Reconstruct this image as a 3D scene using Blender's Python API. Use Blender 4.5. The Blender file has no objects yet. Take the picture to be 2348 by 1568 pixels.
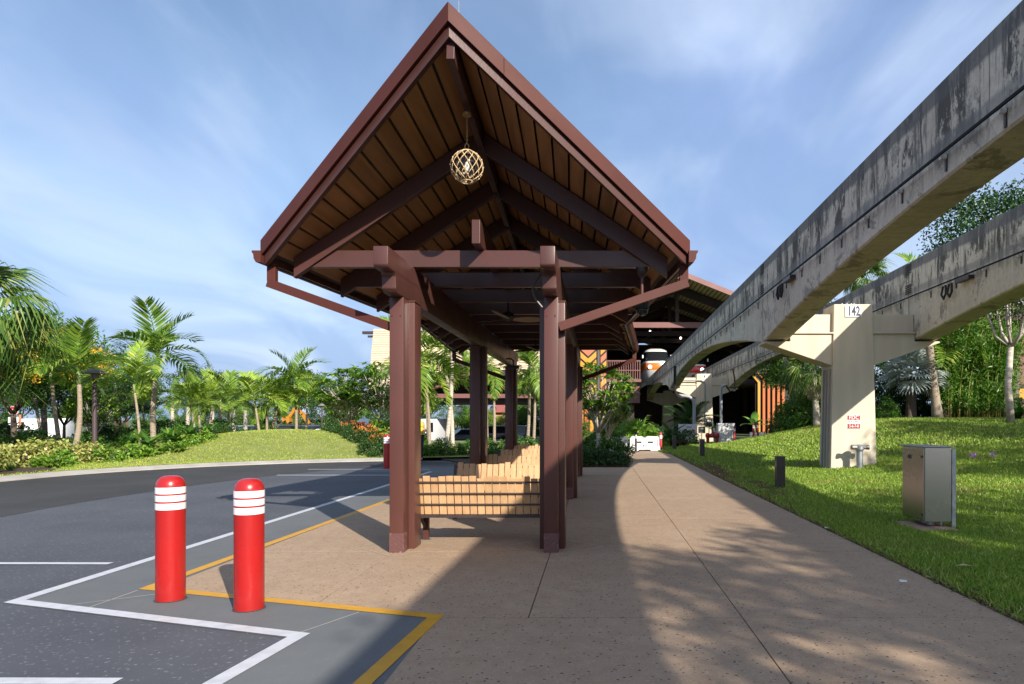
import bpy, bmesh, math, random
import numpy as np
from mathutils import Vector, Matrix, Euler
random.seed(7)
RNG = np.random.default_rng(7)
SC = bpy.context.scene
COL = SC.collection
R = math.radians

# ------------------------------------------------------------------ camera, sky, sun, exposure
F, CX, HY, CAMH = 1565.0, 1366.0, 959.0, 1.6      # focal length and principal point in picture units (2347 wide)
cam_d = bpy.data.cameras.new('camera'); cam = bpy.data.objects.new('camera', cam_d); COL.objects.link(cam)
cam.location = (0, 0, CAMH); cam.rotation_euler = (R(90), 0, 0)
cam_d.sensor_width = 36; cam_d.lens = F/2347*36
cam_d.shift_x = -(CX-1173.5)/2347; cam_d.shift_y = (HY-784)/2347
cam_d.clip_start = .05; cam_d.clip_end = 3000
SC.camera = cam

SUN_EL, SUN_AZ = R(28.5), R(147.7)                 # azimuth clockwise from +Y
sun_v = Vector((math.sin(SUN_AZ)*math.cos(SUN_EL), math.cos(SUN_AZ)*math.cos(SUN_EL), math.sin(SUN_EL)))
sd = bpy.data.lights.new('sun', 'SUN'); sd.energy = 4.9; sd.angle = R(.55); sd.color = (1, .93, .82)
sun = bpy.data.objects.new('sun', sd); COL.objects.link(sun)
sun.location = (20, -30, 30); sun.rotation_euler = sun_v.to_track_quat('Z', 'Y').to_euler()

W = bpy.data.worlds.new('World'); SC.world = W; W.use_nodes = True
nt = W.node_tree; nt.nodes.clear()
def wn(t, **k):
    n = nt.nodes.new(t)
    for a, b in k.items(): setattr(n, a, b)
    return n
wo = wn('ShaderNodeOutputWorld'); bg = wn('ShaderNodeBackground')
sky = wn('ShaderNodeTexSky', sky_type='NISHITA', sun_disc=False, sun_elevation=SUN_EL, sun_rotation=SUN_AZ, altitude=30, air_density=1.0, dust_density=1.2, ozone_density=1.6)
bg.inputs['Strength'].default_value = .11
tc = wn('ShaderNodeTexCoord'); sep = wn('ShaderNodeSeparateXYZ'); nt.links.new(tc.outputs['Generated'], sep.inputs[0])
# thin cirrus on a flat layer high above: direction divided by its height
mx = wn('ShaderNodeMath', operation='MAXIMUM'); mx.inputs[1].default_value = .0; nt.links.new(sep.outputs['Z'], mx.inputs[0])
ad = wn('ShaderNodeMath', operation='ADD'); ad.inputs[1].default_value = .22; nt.links.new(mx.outputs[0], ad.inputs[0])
dv = wn('ShaderNodeVectorMath', operation='DIVIDE'); nt.links.new(tc.outputs['Generated'], dv.inputs[0])
cmb = wn('ShaderNodeCombineXYZ')
for i in range(3): nt.links.new(ad.outputs[0], cmb.inputs[i])
nt.links.new(cmb.outputs[0], dv.inputs[1])
def cloud(scale, rot, str_, lo, hi, detail=6, loc=(0, 0, 0), rough=.55, dist=.6):
    mp = wn('ShaderNodeMapping'); mp.inputs['Scale'].default_value = scale; mp.inputs['Rotation'].default_value = (0, 0, R(rot)); mp.inputs['Location'].default_value = loc
    nt.links.new(dv.outputs[0], mp.inputs[0])
    nz = wn('ShaderNodeTexNoise'); nz.inputs['Scale'].default_value = str_; nz.inputs['Detail'].default_value = detail; nz.inputs['Roughness'].default_value = rough; nz.inputs['Distortion'].default_value = dist
    nt.links.new(mp.outputs[0], nz.inputs['Vector'])
    mr = wn('ShaderNodeMapRange', interpolation_type='SMOOTHSTEP'); mr.inputs[1].default_value = lo; mr.inputs[2].default_value = hi
    nt.links.new(nz.outputs['Fac'], mr.inputs[0]); return mr.outputs[0]
c1 = cloud((1, .55, 1), 35, 1.15, .30, .62, loc=(3.3, 1.1, 0), detail=5, rough=.45)
c2 = cloud((1, .35, 1), 25, 3.6, .35, .75, loc=(.6, 4.2, 0), rough=.58, dist=.35)
mul = wn('ShaderNodeMath', operation='MULTIPLY_ADD'); nt.links.new(c2, mul.inputs[0]); mul.inputs[1].default_value = .42; 
m2 = wn('ShaderNodeMath', operation='MULTIPLY'); nt.links.new(c1, m2.inputs[0]); m2.inputs[1].default_value = .62; nt.links.new(m2.outputs[0], mul.inputs[2])
mul.use_clamp = True
hz = wn('ShaderNodeMapRange', interpolation_type='SMOOTHSTEP'); nt.links.new(sep.outputs['Z'], hz.inputs[0]); hz.inputs[1].default_value = .5; hz.inputs[2].default_value = .02; hz.inputs[3].default_value = 0; hz.inputs[4].default_value = .88
mxx = wn('ShaderNodeMath', operation='MAXIMUM'); nt.links.new(mul.outputs[0], mxx.inputs[0]); nt.links.new(hz.outputs[0], mxx.inputs[1]); mul = mxx
mixc = wn('ShaderNodeMix', data_type='RGBA'); nt.links.new(mul.outputs[0], mixc.inputs['Factor'])
nt.links.new(sky.outputs[0], mixc.inputs['A']); 
c3_ = cloud((1, .6, 1), 10, 1.7, .36, .64, loc=(7.7, 2.3, 0), detail=4, rough=.5)
cmix = wn('ShaderNodeMix', data_type='RGBA'); nt.links.new(c3_, cmix.inputs['Factor']); cmix.inputs['A'].default_value = (1.9, 2.75, 4.7, 1); cmix.inputs['B'].default_value = (3.7, 4.5, 6.0, 1)
nt.links.new(cmix.outputs['Result'], mixc.inputs['B'])
nt.links.new(mixc.outputs['Result'], bg.inputs['Color']); nt.links.new(bg.outputs[0], wo.inputs[0])

vs = SC.view_settings
SC.display_settings.display_device = 'sRGB'
vs.view_transform = 'Standard'; vs.look = 'None'; vs.exposure = .72; vs.gamma = 1; vs.use_curve_mapping = False
SC.render.engine = 'CYCLES'
SC.cycles.use_denoising = True
SC.cycles.max_bounces = 8; SC.cycles.diffuse_bounces = 2; SC.cycles.glossy_bounces = 3; SC.cycles.transparent_max_bounces = 10; SC.cycles.transmission_bounces = 4
SC.cycles.caustics_reflective = False; SC.cycles.caustics_refractive = False
SC.cycles.sample_clamp_indirect = 6

# ------------------------------------------------------------------ helpers
def P(px, py, Y): return Vector(((px-CX)/F*Y, Y, CAMH+(HY-py)/F*Y))
def G(px, py, h=0):
    Y = F*(CAMH-h)/(py-HY); return Vector(((px-CX)/F*Y, Y, h))
def lerp(a, b, t): return a+(b-a)*t
def sstep(t):
    t = min(1, max(0, t)); return t*t*(3-2*t)

class MB:
    def __init__(s, off=(0, 0, 0)): s.v = []; s.f = []; s.o = off
    def add(s, vs, fs):
        b = len(s.v); ox, oy, oz = s.o
        s.v += [(x-ox, y-oy, z-oz) for x, y, z in vs]; s.f += [tuple(i+b for i in f) for f in fs]; return s
    def hexa(s, p):   # 8 points: bottom ring 0-3, top ring 4-7
        return s.add(p, [(3, 2, 1, 0), (4, 5, 6, 7), (0, 1, 5, 4), (1, 2, 6, 5), (2, 3, 7, 6), (3, 0, 4, 7)])
    def box(s, x0, x1, y0, y1, z0, z1):
        return s.hexa([(x0, y0, z0), (x1, y0, z0), (x1, y1, z0), (x0, y1, z0), (x0, y0, z1), (x1, y0, z1), (x1, y1, z1), (x0, y1, z1)])
    def beam(s, a, b, w, h, up=(0, 0, 1)):
        a = Vector(a); b = Vector(b); d = (b-a).normalized(); u = Vector(up); sd_ = d.cross(u)
        if sd_.length < 1e-5: sd_ = d.cross(Vector((0, 1, 0)))
        sd_.normalize(); u = sd_.cross(d).normalized(); sd_ *= w/2; u *= h/2
        r = lambda c: [c-sd_-u, c+sd_-u, c+sd_+u, c-sd_+u]
        pa, pb = r(a), r(b)
        return s.add([tuple(p) for p in pa+pb], [(0, 1, 2, 3), (7, 6, 5, 4), (0, 4, 5, 1), (1, 5, 6, 2), (2, 6, 7, 3), (3, 7, 4, 0)])
    def prism(s, poly, axis, a0, a1):
        n = len(poly)
        def mk(q, a): return {'x': (a, q[0], q[1]), 'y': (q[0], a, q[1]), 'z': (q[0], q[1], a)}[axis]
        vs = [mk(q, a0) for q in poly]+[mk(q, a1) for q in poly]
        fs = [tuple(range(n-1, -1, -1)), tuple(range(n, 2*n))]+[(i, (i+1) % n, n+(i+1) % n, n+i) for i in range(n)]
        return s.add(vs, fs)
    def tube(s, path, r, n=8, cap=True):
        path = [Vector(p) for p in path]; m = len(path)
        rs = r if isinstance(r, (list, tuple)) else [r]*m
        vs = []; nrm = None
        for i, p in enumerate(path):
            d = (path[min(i+1, m-1)]-path[max(i-1, 0)])
            d = d.normalized() if d.length > 1e-9 else Vector((0, 0, 1))
            if nrm is None:
                nrm = d.cross(Vector((0, 1, 0)))
                if nrm.length < .01: nrm = d.cross(Vector((1, 0, 0)))
            nrm = (nrm-d*nrm.dot(d)).normalized(); bn = d.cross(nrm)
            for k in range(n):
                a = 2*math.pi*k/n; q = p+(nrm*math.cos(a)+bn*math.sin(a))*rs[i]; vs.append(tuple(q))
        fs = [(i*n+k, i*n+(k+1) % n, (i+1)*n+(k+1) % n, (i+1)*n+k) for i in range(m-1) for k in range(n)]
        if cap: fs += [tuple(range(n-1, -1, -1)), tuple(range((m-1)*n, m*n))]
        return s.add(vs, fs)
    def lathe(s, prof, c=(0, 0, 0), n=20, cap=True):
        vs = [(c[0]+r*math.cos(2*math.pi*k/n), c[1]+r*math.sin(2*math.pi*k/n), c[2]+z) for r, z in prof for k in range(n)]
        m = len(prof); fs = [(i*n+k, i*n+(k+1) % n, (i+1)*n+(k+1) % n, (i+1)*n+k) for i in range(m-1) for k in range(n)]
        if cap: fs += [tuple(range(n-1, -1, -1)), tuple(range((m-1)*n, m*n))]
        return s.add(vs, fs)
    def poly(s, pts, z=None):
        return s.add([tuple(p) if z is None else (p[0], p[1], z) for p in pts], [tuple(range(len(pts)))])
    def mesh(s, name, mat=None, smooth=False, bevel=0, seg=2, angle=None):
        me = bpy.data.meshes.new(name); me.from_pydata(s.v, [], s.f)
        bm = bmesh.new(); bm.from_mesh(me)
        bmesh.ops.recalc_face_normals(bm, faces=bm.faces)
        if bevel:
            es = [e for e in bm.edges if len(e.link_faces) == 2 and e.calc_face_angle(0) > .5]
            bmesh.ops.bevel(bm, geom=es, offset=bevel, segments=seg, affect='EDGES', profile=.6, clamp_overlap=True)
        bm.to_mesh(me); bm.free()
        if smooth:
            for p in me.polygons: p.use_smooth = True
            if smooth != 'all': me.set_sharp_from_angle(angle=R(angle or 38))
        if mat: me.materials.append(mat)
        return me
    def build(s, name, mat, parent=None, **k):
        return link(name, s.mesh(name, mat, **k), parent)
def link(name, me, parent=None, loc=(0, 0, 0), rot=(0, 0, 0), scale=None):
    o = bpy.data.objects.new(name, me); COL.objects.link(o); o.parent = parent; o.location = loc; o.rotation_euler = rot
    if scale: o.scale = (scale,)*3 if isinstance(scale, (int, float)) else scale
    return o
def mesh_arr(name, V, Fc, mat=None, smooth=False):
    V = np.asarray(V, np.float32); Fc = np.asarray(Fc, np.int32); k = Fc.shape[1]
    me = bpy.data.meshes.new(name); me.vertices.add(len(V)); me.vertices.foreach_set('co', V.ravel())
    me.loops.add(Fc.size); me.loops.foreach_set('vertex_index', Fc.ravel())
    me.polygons.add(len(Fc)); me.polygons.foreach_set('loop_start', np.arange(0, Fc.size, k, dtype=np.int32))
    if smooth: me.polygons.foreach_set('use_smooth', np.ones(len(Fc), dtype=bool))
    me.update(calc_edges=True); me.validate()
    if mat: me.materials.append(mat)
    return me
def tag(o, label=None, cat=None, group=None, kind=None):
    if label: o['label'] = label
    if cat: o['category'] = cat
    if group: o['group'] = group
    if kind: o['kind'] = kind
    return o
def T(name, label, cat, loc=(0, 0, 0), rz=0, group=None):
    o = bpy.data.objects.new(name, None); COL.objects.link(o); o.location = loc; o.rotation_euler = (0, 0, rz); o.empty_display_size = .2
    return tag(o, label, cat, group)
def copy_tree(o, parent=None, label=None, loc=None, rz=None):
    c = o.copy(); COL.objects.link(c); c.parent = parent
    for ch in o.children: copy_tree(ch, c)
    if label: c['label'] = label
    if loc is not None: c.location = loc
    if rz is not None: c.rotation_euler = (0, 0, rz)
    return c
def text(s, size, mat, parent, loc, rot=(R(90), 0, 0), name='lettering', ext=.002, sx=1, align='CENTER', bold=.022):
    cu = bpy.data.curves.new('txt', 'FONT'); cu.body = s; cu.size = size; cu.align_x = align; cu.align_y = 'CENTER'; cu.extrude = ext; cu.resolution_u = 3; cu.offset = size*bold
    o = bpy.data.objects.new('txt', cu); COL.objects.link(o)
    dg = bpy.context.evaluated_depsgraph_get(); me = bpy.data.meshes.new_from_object(o.evaluated_get(dg))
    bpy.data.objects.remove(o); bpy.data.curves.remove(cu)
    me.materials.clear(); me.materials.append(mat); me.name = name
    return link(name, me, parent, loc, rot, (sx, 1, 1))

# ------------------------------------------------------------------ materials
MATS = {}
def mat(name, c, rough=.6, c2=None, scale=4.0, metal=0, bump=0, bscale=None, spec=.5, detail=5, lo=.35, hi=.65, stretch=None, coat=0, rvar=0, objvar=0, coords='Object'):
    if name in MATS: return MATS[name]
    m = bpy.data.materials.new(name); m.use_nodes = True; n = m.node_tree.nodes; l = m.node_tree.links
    b = n['Principled BSDF']; b.inputs['Roughness'].default_value = rough; b.inputs['Metallic'].default_value = metal
    b.inputs['Specular IOR Level'].default_value = spec; b.inputs['Base Color'].default_value = (*c, 1); b.inputs['Coat Weight'].default_value = coat; b.inputs['Coat Roughness'].default_value = .12
    col_out = None
    if c2 is not None or bump or rvar:
        t = n.new('ShaderNodeTexCoord'); mp = n.new('ShaderNodeMapping'); l.new(t.outputs[coords], mp.inputs[0])
        if stretch: mp.inputs['Scale'].default_value = stretch
        nz = n.new('ShaderNodeTexNoise'); nz.inputs['Scale'].default_value = scale; nz.inputs['Detail'].default_value = detail; l.new(mp.outputs[0], nz.inputs['Vector'])
    if c2 is not None:
        mr = n.new('ShaderNodeMapRange'); mr.inputs[1].default_value = lo; mr.inputs[2].default_value = hi; l.new(nz.outputs['Fac'], mr.inputs[0])
        mi = n.new('ShaderNodeMix'); mi.data_type = 'RGBA'; mi.inputs['A'].default_value = (*c, 1); mi.inputs['B'].default_value = (*c2, 1)
        l.new(mr.outputs[0], mi.inputs['Factor']); l.new(mi.outputs['Result'], b.inputs['Base Color']); col_out = mi.outputs['Result']
    if rvar:
        mr = n.new('ShaderNodeMapRange'); mr.inputs[1].default_value = .3; mr.inputs[2].default_value = .7; mr.inputs[3].default_value = rough-rvar; mr.inputs[4].default_value = rough+rvar
        l.new(nz.outputs['Fac'], mr.inputs[0]); l.new(mr.outputs[0], b.inputs['Roughness'])
    if bump:
        nb = n.new('ShaderNodeTexNoise'); nb.inputs['Scale'].default_value = bscale or scale*4; nb.inputs['Detail'].default_value = 4; l.new(mp.outputs[0], nb.inputs['Vector'])
        bu = n.new('ShaderNodeBump'); bu.inputs['Strength'].default_value = bump; bu.inputs['Distance'].default_value = .02; l.new(nb.outputs['Fac'], bu.inputs['Height']); l.new(bu.outputs[0], b.inputs['Normal'])
    if objvar:
        oi = n.new('ShaderNodeObjectInfo'); hs = n.new('ShaderNodeHueSaturation')
        mr = n.new('ShaderNodeMapRange'); mr.inputs[3].default_value = 1-objvar; mr.inputs[4].default_value = 1+objvar; l.new(oi.outputs['Random'], mr.inputs[0]); l.new(mr.outputs[0], hs.inputs['Value'])
        if col_out: l.new(col_out, hs.inputs['Color'])
        else: hs.inputs['Color'].default_value = (*c, 1)
        l.new(hs.outputs[0], b.inputs['Base Color'])
    MATS[name] = m; return m
def leaf(name, c1, c2, tr=.3, rough=.45, c3=None, ovar=.12, spec=.4):
    if name in MATS: return MATS[name]
    m = bpy.data.materials.new(name); m.use_nodes = True; n = m.node_tree.nodes; l = m.node_tree.links
    b = n['Principled BSDF']; out = n['Material Output']; b.inputs['Roughness'].default_value = rough; b.inputs['Specular IOR Level'].default_value = spec
    g = n.new('ShaderNodeNewGeometry'); rp = n.new('ShaderNodeValToRGB'); l.new(g.outputs['Random Per Island'], rp.inputs[0])
    rp.color_ramp.elements[0].color = (*c1, 1); rp.color_ramp.elements[1].color = (*c2, 1)
    if c3:
        e = rp.color_ramp.elements.new(.9); e.color = (*c2, 1); rp.color_ramp.elements[2].color = (*c3, 1)
    oi = n.new('ShaderNodeObjectInfo'); hs = n.new('ShaderNodeHueSaturation')
    mr = n.new('ShaderNodeMapRange'); mr.inputs[3].default_value = 1-ovar; mr.inputs[4].default_value = 1+ovar; l.new(oi.outputs['Random'], mr.inputs[0]); l.new(mr.outputs[0], hs.inputs['Value'])
    l.new(rp.outputs[0], hs.inputs['Color']); l.new(hs.outputs[0], b.inputs['Base Color'])
    t = n.new('ShaderNodeBsdfTranslucent'); l.new(hs.outputs[0], t.inputs[0])
    mx_ = n.new('ShaderNodeMixShader'); mx_.inputs[0].default_value = tr; l.new(b.outputs[0], mx_.inputs[1]); l.new(t.outputs[0], mx_.inputs[2]); l.new(mx_.outputs[0], out.inputs[0])
    MATS[name] = m; return m
def glass_thin(name, tint=(1, 1, 1), ior=1.45):
    m = bpy.data.materials.new(name); m.use_nodes = True; n = m.node_tree.nodes; l = m.node_tree.links; out = n['Material Output']
    tr = n.new('ShaderNodeBsdfTransparent'); tr.inputs[0].default_value = (*tint, 1); gl = n.new('ShaderNodeBsdfGlossy'); gl.inputs['Roughness'].default_value = .03
    fr = n.new('ShaderNodeFresnel'); fr.inputs[0].default_value = ior; mx_ = n.new('ShaderNodeMixShader')
    l.new(fr.outputs[0], mx_.inputs[0]); l.new(tr.outputs[0], mx_.inputs[1]); l.new(gl.outputs[0], mx_.inputs[2]); l.new(mx_.outputs[0], out.inputs[0]); MATS[name] = m; return m
def emit(name, c, s):
    m = bpy.data.materials.new(name); m.use_nodes = True; b = m.node_tree.nodes['Principled BSDF']
    b.inputs['Base Color'].default_value = (*c, 1); b.inputs['Emission Color'].default_value = (*c, 1); b.inputs['Emission Strength'].default_value = s; MATS[name] = m; return m

brown = mat('brown_paint', (.08, .032, .028), .36, c2=(.064, .026, .021), scale=2.2, bump=.04, bscale=40, rvar=.07, detail=7, spec=.4)
brown_steel = mat('brown_steel', (.094, .036, .028), .34, c2=(.078, .03, .024), scale=1.4, spec=.42, bump=.04, bscale=90, rvar=.05)
brown_metal = mat('brown_sheet_metal', (.085, .025, .019), .55, c2=(.07, .021, .016), scale=1.1, spec=.2, bump=.04, bscale=8, rvar=.08)
plank_m = mat('soffit_board', (.33, .16, .06), .55, c2=(.23, .11, .038), scale=1.6, stretch=(6, .35, 6), bump=.1, bscale=30, objvar=.14)
black_m = mat('black', (.012, .011, .011), .6)
darksteel = mat('dark_steel', (.03, .022, .02), .45, c2=(.045, .03, .025), scale=8)
slat_m = mat('bench_board', (.56, .34, .17), .5, c2=(.48, .28, .135), scale=3, stretch=(8, 8, 1), bump=.08, bscale=40, objvar=.1)
white_paint = mat('white_paint', (.75, .75, .76), .5, c2=(.62, .62, .63), scale=14, bump=.05, lo=.4, hi=.75)
red_gloss = mat('red_plastic', (.37, .012, .011), .3, c2=(.33, .01, .009), scale=3, coat=.25, rvar=.05)
white_band = mat('white_band', (.8, .8, .8), .35, c2=(.74, .74, .73), scale=9)
steel_m = mat('stainless', (.5, .49, .47), .27, metal=1, c2=(.46, .45, .43), scale=1.0, rvar=.03)
galv = mat('galvanised', (.45, .48, .5), .42, metal=.8, c2=(.33, .35, .37), scale=12)
# ================================================================== the ground
def asphalt(name, c1, c2, speck, amt):
    m = bpy.data.materials.new(name); m.use_nodes = True; n = m.node_tree.nodes; l = m.node_tree.links; b = n['Principled BSDF']
    b.inputs['Roughness'].default_value = .8; b.inputs['Specular IOR Level'].default_value = .35
    t = n.new('ShaderNodeTexCoord')
    a = n.new('ShaderNodeTexNoise'); a.inputs['Scale'].default_value = .55; a.inputs['Detail'].default_value = 8; a.inputs['Roughness'].default_value = .65; l.new(t.outputs['Object'], a.inputs[0])
    mi = n.new('ShaderNodeMix'); mi.data_type = 'RGBA'; mi.inputs['A'].default_value = (*c1, 1); mi.inputs['B'].default_value = (*c2, 1)
    r = n.new('ShaderNodeMapRange'); r.inputs[1].default_value = .35; r.inputs[2].default_value = .66; l.new(a.outputs['Fac'], r.inputs[0]); l.new(r.outputs[0], mi.inputs['Factor'])
    v = n.new('ShaderNodeTexNoise'); v.inputs['Scale'].default_value = 26; v.inputs['Detail'].default_value = 3; l.new(t.outputs['Object'], v.inputs[0])
    v2 = n.new('ShaderNodeMapRange'); v2.inputs[1].default_value = .63-amt; v2.inputs[2].default_value = .74-amt; l.new(v.outputs['Fac'], v2.inputs[0])
    m2 = n.new('ShaderNodeMix'); m2.data_type = 'RGBA'; m2.inputs['B'].default_value = (*speck, 1); l.new(mi.outputs['Result'], m2.inputs['A']); l.new(v2.outputs[0], m2.inputs['Factor'])
    l.new(m2.outputs['Result'], b.inputs['Base Color'])
    f = n.new('ShaderNodeTexNoise'); f.inputs['Scale'].default_value = 160; f.inputs['Detail'].default_value = 2; l.new(t.outputs['Object'], f.inputs[0])
    bu = n.new('ShaderNodeBump'); bu.inputs['Strength'].default_value = .5; bu.inputs['Distance'].default_value = .006; l.new(f.outputs['Fac'], bu.inputs['Height']); l.new(bu.outputs[0], b.inputs['Normal'])
    return m
road_m = asphalt('asphalt', (.062, .066, .078), (.088, .092, .106), (.21, .215, .235), .02)
fresh_m = asphalt('fresh_asphalt', (.036, .034, .034), (.052, .05, .05), (.09, .09, .09), -.06)
apron_m = asphalt('grey_concrete', (.105, .113, .118), (.142, .15, .154), (.2, .2, .2), -.03)
def pave_mat():
    m = bpy.data.materials.new('tan_concrete'); m.use_nodes = True; n = m.node_tree.nodes; l = m.node_tree.links; b = n['Principled BSDF']
    b.inputs['Roughness'].default_value = .75; b.inputs['Specular IOR Level'].default_value = .35
    t = n.new('ShaderNodeTexCoord')
    def noise(s, d=5, ro=.6, st=None):
        z = n.new('ShaderNodeTexNoise'); z.inputs['Scale'].default_value = s; z.inputs['Detail'].default_value = d; z.inputs['Roughness'].default_value = ro
        if st:
            mp = n.new('ShaderNodeMapping'); mp.inputs['Scale'].default_value = st; l.new(t.outputs['Object'], mp.inputs[0]); l.new(mp.outputs[0], z.inputs[0])
        else: l.new(t.outputs['Object'], z.inputs[0])
        return z.outputs['Fac']
    def rng(x, lo, hi, a=0, c=1):
        r = n.new('ShaderNodeMapRange'); r.inputs[1].default_value = lo; r.inputs[2].default_value = hi; r.inputs[3].default_value = a; r.inputs[4].default_value = c; l.new(x, r.inputs[0]); return r.outputs[0]
    def mix(fac, A, B):
        i = n.new('ShaderNodeMix'); i.data_type = 'RGBA'; l.new(fac, i.inputs['Factor'])
        for k, v in (('A', A), ('B', B)):
            if isinstance(v, tuple): i.inputs[k].default_value = (*v, 1)
            else: l.new(v, i.inputs[k])
        return i.outputs['Result']
    c = mix(rng(noise(.6, 6), .35, .66), (.335, .235, .15), (.395, .282, .186))
    c = mix(rng(noise(5, 8, .75), .4, .75), c, (.29, .19, .125))
    c = mix(rng(noise(70, 3), .55, .72), c, (.46, .37, .28))
    # dark exposed-aggregate chips: cells whose centre is near
    dn = n.new('ShaderNodeTexNoise'); dn.inputs['Scale'].default_value = 38; dn.inputs['Detail'].default_value = 2; l.new(t.outputs['Object'], dn.inputs[0])
    va = n.new('ShaderNodeVectorMath'); va.operation = 'MULTIPLY_ADD'; l.new(dn.outputs['Color'], va.inputs[0]); va.inputs[1].default_value = (.035, .035, 0); l.new(t.outputs['Object'], va.inputs[2])
    v = n.new('ShaderNodeTexVoronoi'); v.inputs['Scale'].default_value = 22; v.inputs['Randomness'].default_value = 1; l.new(va.outputs[0], v.inputs['Vector'])
    chip = rng(v.outputs['Distance'], .21, .15)
    sp = n.new('ShaderNodeSeparateColor'); l.new(v.outputs['Color'], sp.inputs[0])
    sel = rng(sp.outputs[0], .66, .7, 1, 0)
    mm = n.new('ShaderNodeMath'); mm.operation = 'MULTIPLY'; l.new(chip, mm.inputs[0]); l.new(sel, mm.inputs[1])
    c = mix(mm.outputs[0], c, (.05, .038, .03))
    v2 = n.new('ShaderNodeTexVoronoi'); v2.inputs['Scale'].default_value = 48; l.new(t.outputs['Object'], v2.inputs['Vector'])
    sp2 = n.new('ShaderNodeSeparateColor'); l.new(v2.outputs['Color'], sp2.inputs[0])
    mm2 = n.new('ShaderNodeMath'); mm2.operation = 'MULTIPLY'; l.new(rng(v2.outputs['Distance'], .3, .2), mm2.inputs[0]); l.new(rng(sp2.outputs[1], .2, .25, .6, 0), mm2.inputs[1])
    c = mix(mm2.outputs[0], c, (.17, .12, .085))
    l.new(c, b.inputs['Base Color'])
    bu = n.new('ShaderNodeBump'); bu.inputs['Strength'].default_value = .35; bu.inputs['Distance'].default_value = .004; l.new(noise(140, 3), bu.inputs['Height']); l.new(bu.outputs[0], b.inputs['Normal'])
    return m
pave_m = pave_mat()
kerb_m = mat('kerb_concrete', (.42, .39, .35), .8, c2=(.34, .31, .275), scale=1.4, bump=.2, bscale=60)
joint_m = mat('joint_filler', (.09, .07, .055), .9)
soil_m = mat('mulch', (.07, .04, .025), .95, c2=(.035, .022, .015), scale=9, bump=.8, bscale=40)
grass_soil = mat('turf', (.04, .06, .014), .95, c2=(.075, .08, .025), scale=1.4, bump=.6, bscale=50)
earth_m = mat('far_ground', (.07, .10, .03), .95, c2=(.11, .12, .05), scale=.12, bump=.3, bscale=3)
yellow_m = mat('yellow_paint', (.58, .29, .008), .55, c2=(.46, .23, .01), scale=9, bump=.06, lo=.4, hi=.8)
line_m = mat('line_paint', (.52, .53, .56), .55, c2=(.4, .41, .44), scale=10, bump=.06, lo=.42, hi=.8)

# whole ground: near level just under the paved sheets, dropping to a lower car park far off
def base_h(x, y):
    h = -.07-.85*sstep((y-46)/10)*(1-sstep((x-0)/6))
    return h
xs = np.unique(np.concatenate([np.linspace(-700, -70, 12), np.linspace(-70, 60, 66), np.linspace(60, 700, 12)]))
ys = np.unique(np.concatenate([np.linspace(-80, -5, 6), np.linspace(-5, 80, 44), np.linspace(80, 1400, 12)]))
gv = [(x, y, base_h(x, y)) for y in ys for x in xs]; nx = len(xs)
gf = [(j*nx+i, j*nx+i+1, (j+1)*nx+i+1, (j+1)*nx+i) for j in range(len(ys)-1) for i in range(nx-1)]
tag(link('ground', mesh_arr('ground', gv, gf, earth_m, True)), kind='structure')

# kerb arc on the far side of the drive
ctrl = [(-15.3, -14), (-15.3, 0), (-15.2, 10), (-15.1, 14.5), G(0, 1105), G(200, 1087), G(430, 1072.5), G(600, 1065), G(720, 1061), G(800, 1059), G(868, 1057.5), G(960, 1056.5)]
def spline(pts, n=8):
    pts = [Vector((p[0], p[1], 0)) for p in pts]; out = []
    pp = [2*pts[0]-pts[1]]+pts+[2*pts[-1]-pts[-2]]
    for i in range(1, len(pp)-2):
        p0, p1, p2, p3 = pp[i-1:i+3]
        for k in range(n):
            t = k/n; out.append(.5*((2*p1)+(-p0+p2)*t+(2*p0-5*p1+4*p2-p3)*t*t+(-p0+3*p1-3*p2+p3)*t**3))
    out.append(pts[-1]); return out
KC = spline(ctrl, 6)
def offset(path, d):
    out = []
    for i, p in enumerate(path):
        t = (path[min(i+1, len(path)-1)]-path[max(i-1, 0)]).normalized(); out.append(p+Vector((-t.y, t.x, 0))*d)
    return out
KI = offset(KC, 0)
# the drive: one asphalt sheet up to the kerb line, open to the left and behind the camera
road = MB().poly([(p.x, p.y) for p in KI]+[(-5.0, 26.0), (-1.2, 25.9), (-1.2, -14)], 0).build('road', road_m); tag(road, kind='structure')
fr = [G(0, 1186), G(120, 1163), G(260, 1140), G(420, 1116), G(560, 1098), G(700, 1083), G(800, 1075), G(900, 1070)]
fr = [Vector((-9.6, -14, 0)), Vector((-9.5, 0, 0)), Vector((-9.6, 6, 0))]+[Vector((p.x, p.y, 0)) for p in fr]
FR = spline(fr, 5)
fa = MB()
n_ = 60
def at_y(path, y):
    for i in range(len(path)-1):
        if path[i].y <= y <= path[i+1].y and path[i+1].y > path[i].y: return lerp(path[i].x, path[i+1].x, (y-path[i].y)/(path[i+1].y-path[i].y))
    return path[0].x if y < path[0].y else path[-1].x
FR = FR+[Vector((-5.6, 23.4, 0)), Vector((-4.6, 24.2, 0))]
for i in range(n_):
    u0, u1 = i/n_, (i+1)/n_
    def kp(u): y = lerp(-13.9, 25.6, u); return Vector((at_y(KI, y), y, 0))
    def fp(u): y = lerp(-13.9, 24.2, u); return Vector((at_y(FR, y), y, 0))
    fa.add([(q.x, q.y, .004) for q in (kp(u0), kp(u1), fp(u1), fp(u0))], [(0, 3, 2, 1)])
fa.build('fresh_asphalt_band', fresh_m, road)
kb = MB(); KO = offset(KC, .5)
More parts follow.
